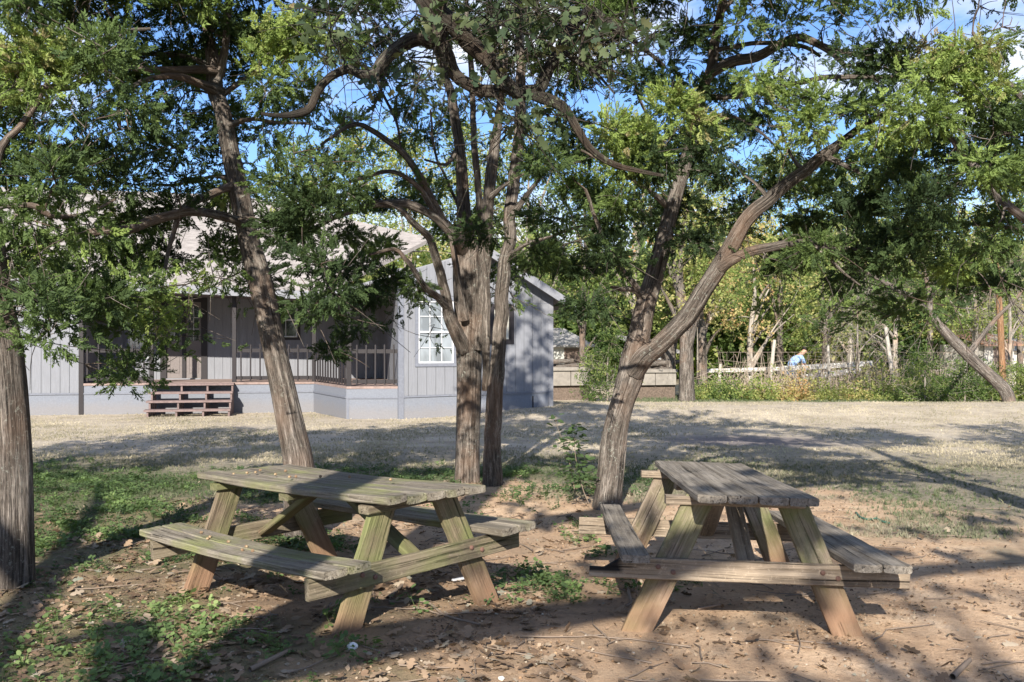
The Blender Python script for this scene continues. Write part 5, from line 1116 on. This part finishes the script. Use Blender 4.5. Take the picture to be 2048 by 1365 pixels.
m, nt, b = newmat('acorn_and_stone', .7); at_ = N(nt, 'ShaderNodeAttribute', attribute_name='tone'); nt.links.new(ramp(nt, at_.outputs['Fac'], [(0, (.09, .06, .04)), (.35, (.26, .16, .09)), (.65, (.34, .23, .14)), (.9, (.36, .31, .25))]), b.inputs['Base Color'])
setprops(fast('fallen_acorns', V, Fq, m, None, {'tone': rs.uniform(0, 1, m_)[ow]}, smooth=True), kind='stuff')
# twigs on the soil
tt = TM()
for k in range(230):
    y = rs.uniform(4, 9); x = rs.uniform(-1, 1)*.52*y; a = rs.uniform(0, 3.14); l = rs.uniform(.05, .24); p = []
    for s in (-1, -.3, .4, 1): X, Y = x+s*l*math.cos(a)+rs.normal(0, .01), y+s*l*math.sin(a)+rs.normal(0, .01); p.append([X, Y, float(zg(X, Y))+.006+rs.uniform(0, .008), .0028*(1.2-s*.4)])
    tt.add(*tube(np.array(p), 5))
setprops(tt.build('fallen_twigs', M_twig), kind='stuff')
def gp(px, py):
    d = 2000*1.4/(py-685.)
    for _ in range(5): d = 2000*(CZ-float(zg((px-1024)/F*d, d)))/(py-685.)
    return np.array([(px-1024)/F*d, d, float(zg((px-1024)/F*d, d))])
def stick(pts, r, label):
    P_ = [gp(*p) for p in pts]; q = resample(np.array([[*p[:2], p[2]+.012+.01*(k % 2), r*(1.15-.5*k/len(P_))] for k, p in enumerate(P_)]), .02)
    t = TM(); t.add(*tube(q, 7, ridge=.2)); e = q[len(q)//2]; s_ = resample(np.array([[*e[:3], r*.6], [e[0]+.04, e[1]+.03, e[2]+.02, r*.4], [e[0]+.09, e[1]+.04, e[2]+.03, r*.2]]), .02)
    o = t.build('stick', M_twig); setprops(o, label, 'stick', 'fallen sticks'); 
stick([(775, 1202), (805, 1178)], .011, 'short pale stick propped in the dead leaves beside the near leg of the mossy table')
stick([(778, 1208), (850, 1212), (890, 1235), (960, 1258)], .007, 'long thin bent twig lying on bare soil in front of the mossy table')
stick([(500, 1345), (560, 1320), (580, 1305)], .010, 'lichened stick in the leaves at the bottom left of centre')
stick([(1255, 1180), (1262, 1212), (1252, 1216)], .009, 'dark crooked stick left of the near leg of the grey-topped table')
stick([(1395, 1222), (1440, 1218)], .007, 'pale straight twig on the soil between the legs of the grey-topped table')
stick([(1905, 1360), (1940, 1330)], .012, 'short thick stick on bare soil at the bottom right')
stick([(640, 1240), (662, 1215)], .006, 'thin dark twig under the front bench of the mossy table')
# crumpled paper
def crumple(c, r, mat, name, label, cat, flat=.7, seed=0):
    rr_ = np.random.default_rng(seed); import bmesh; bm = bmesh.new(); bmesh.ops.create_icosphere(bm, subdivisions=3, radius=1)
    for v in bm.verts: n_ = .75+.5*float(fbm(v.co.x*2.3+seed, v.co.y*2.3+v.co.z*1.7, seed, 3)); v.co = Vector((v.co.x*r*n_, v.co.y*r*n_*.8, v.co.z*r*n_*flat))
    me = bpy.data.meshes.new(name); bm.to_mesh(me); bm.free(); o = link(name, me, mat); o.location = (c[0], c[1], c[2]+r*flat*.6); setprops(o, label, cat)
crumple(gp(704, 1298), .026, simple('white_paper', (.75, .75, .77), .7, .05), 'crumpled_paper', 'small crumpled white paper on the soil at bottom centre left', 'litter', seed=3)
crumple(gp(1003, 1360), .014, simple('white_scrap', (.6, .58, .54), .7, .05), 'paper_scrap', 'tiny pale scrap at the bottom edge near the middle', 'litter', seed=5)
a_, b_ = gp(905, 1168), gp(962, 1160); mb = MB(); dd = (b_-a_); mb.box((a_+b_)/2+[0, 0, .025], (np.linalg.norm(dd), .025, .012), Matrix.Rotation(math.atan2(dd[1], dd[0]), 3, 'Z'), bev=.003)
setprops(mb.build('metal_strip', simple('pale_metal', (.66, .67, .70), .35, .05, metal=.3)), 'thin pale metal strip lying behind the right front leg of the mossy table', 'metal strip')
# green rope
q = [gp(*p) for p in ((1712, 1028), (1722, 1038), (1738, 1042), (1752, 1040), (1765, 1046), (1780, 1050))]; t = TM(); t.add(*tube(resample(np.array([[*p[:2], p[2]+.012, .008] for p in q]), .015), 7, ridge=.3))
setprops(t.build('rope', simple('green_rope', (.045, .12, .09), .9)), 'short frayed green rope on the bare soil right of the grey-topped table', 'rope')
# saplings by the forked cedar
def sapling(pts, label, seed, nl):
    P_ = limb_pts(pts); P_[:, 3] *= .45; t = empty('sapling', (*P_[0][:2], float(zg(*P_[0][:2]))), label, 'sapling', 'saplings left of the forked cedar'); q = resample(P_, .03); r = np.random.default_rng(seed)
    fast('stem', *tube(q, 6)[:2], M_twig, t); ps, axs = [], []
    for k in range(nl):
        f = r.uniform(.15, 1)**.8; p = q[min(len(q)-1, int(f*len(q)))][:3]; a = r.uniform(0, 6.28); dr = np.array([math.cos(a), math.sin(a), r.uniform(-.4, .3)]); ps.append(p+dr*r.uniform(.0, .05)*(1.6-f)*2); axs.append(dr)
    lf = (np.array([[0, 0, 0], [.3, .28, .03], [.7, .24, .0], [1, 0, -.1], [.7, -.24, 0], [.3, -.28, .03]]), np.array([[0, 1, 2, 3], [0, 3, 4, 5]]))
    V, Fq, ow = scatter([lf], np.array(ps), np.array(axs), r.normal(0, .5, nl), r.uniform(.05, .085, nl)); fast('leaves', V, Fq, M_weed, t, {'tone': np.clip(r.normal(.08, .1, nl), 0, 1)[ow]})
sapling([(1178, 1008, 9.0, 2.2), (1168, 985, 9.0, 2), (1158, 950, 9.0, 1.8), (1150, 905, 9, 1.4), (1148, 850, 9, 1)], 'taller thin leafy sapling right beside the base of the forked cedar', 1, 150)
sapling([(1150, 985, 9.3, 2), (1140, 930, 9.3, 1.6), (1128, 890, 9.3, 1.3), (1115, 855, 9.3, 1), (1110, 832, 9.3, .8)], 'spindly sapling with few leaves, further left of the forked cedar', 2, 44)
#</STUFF>
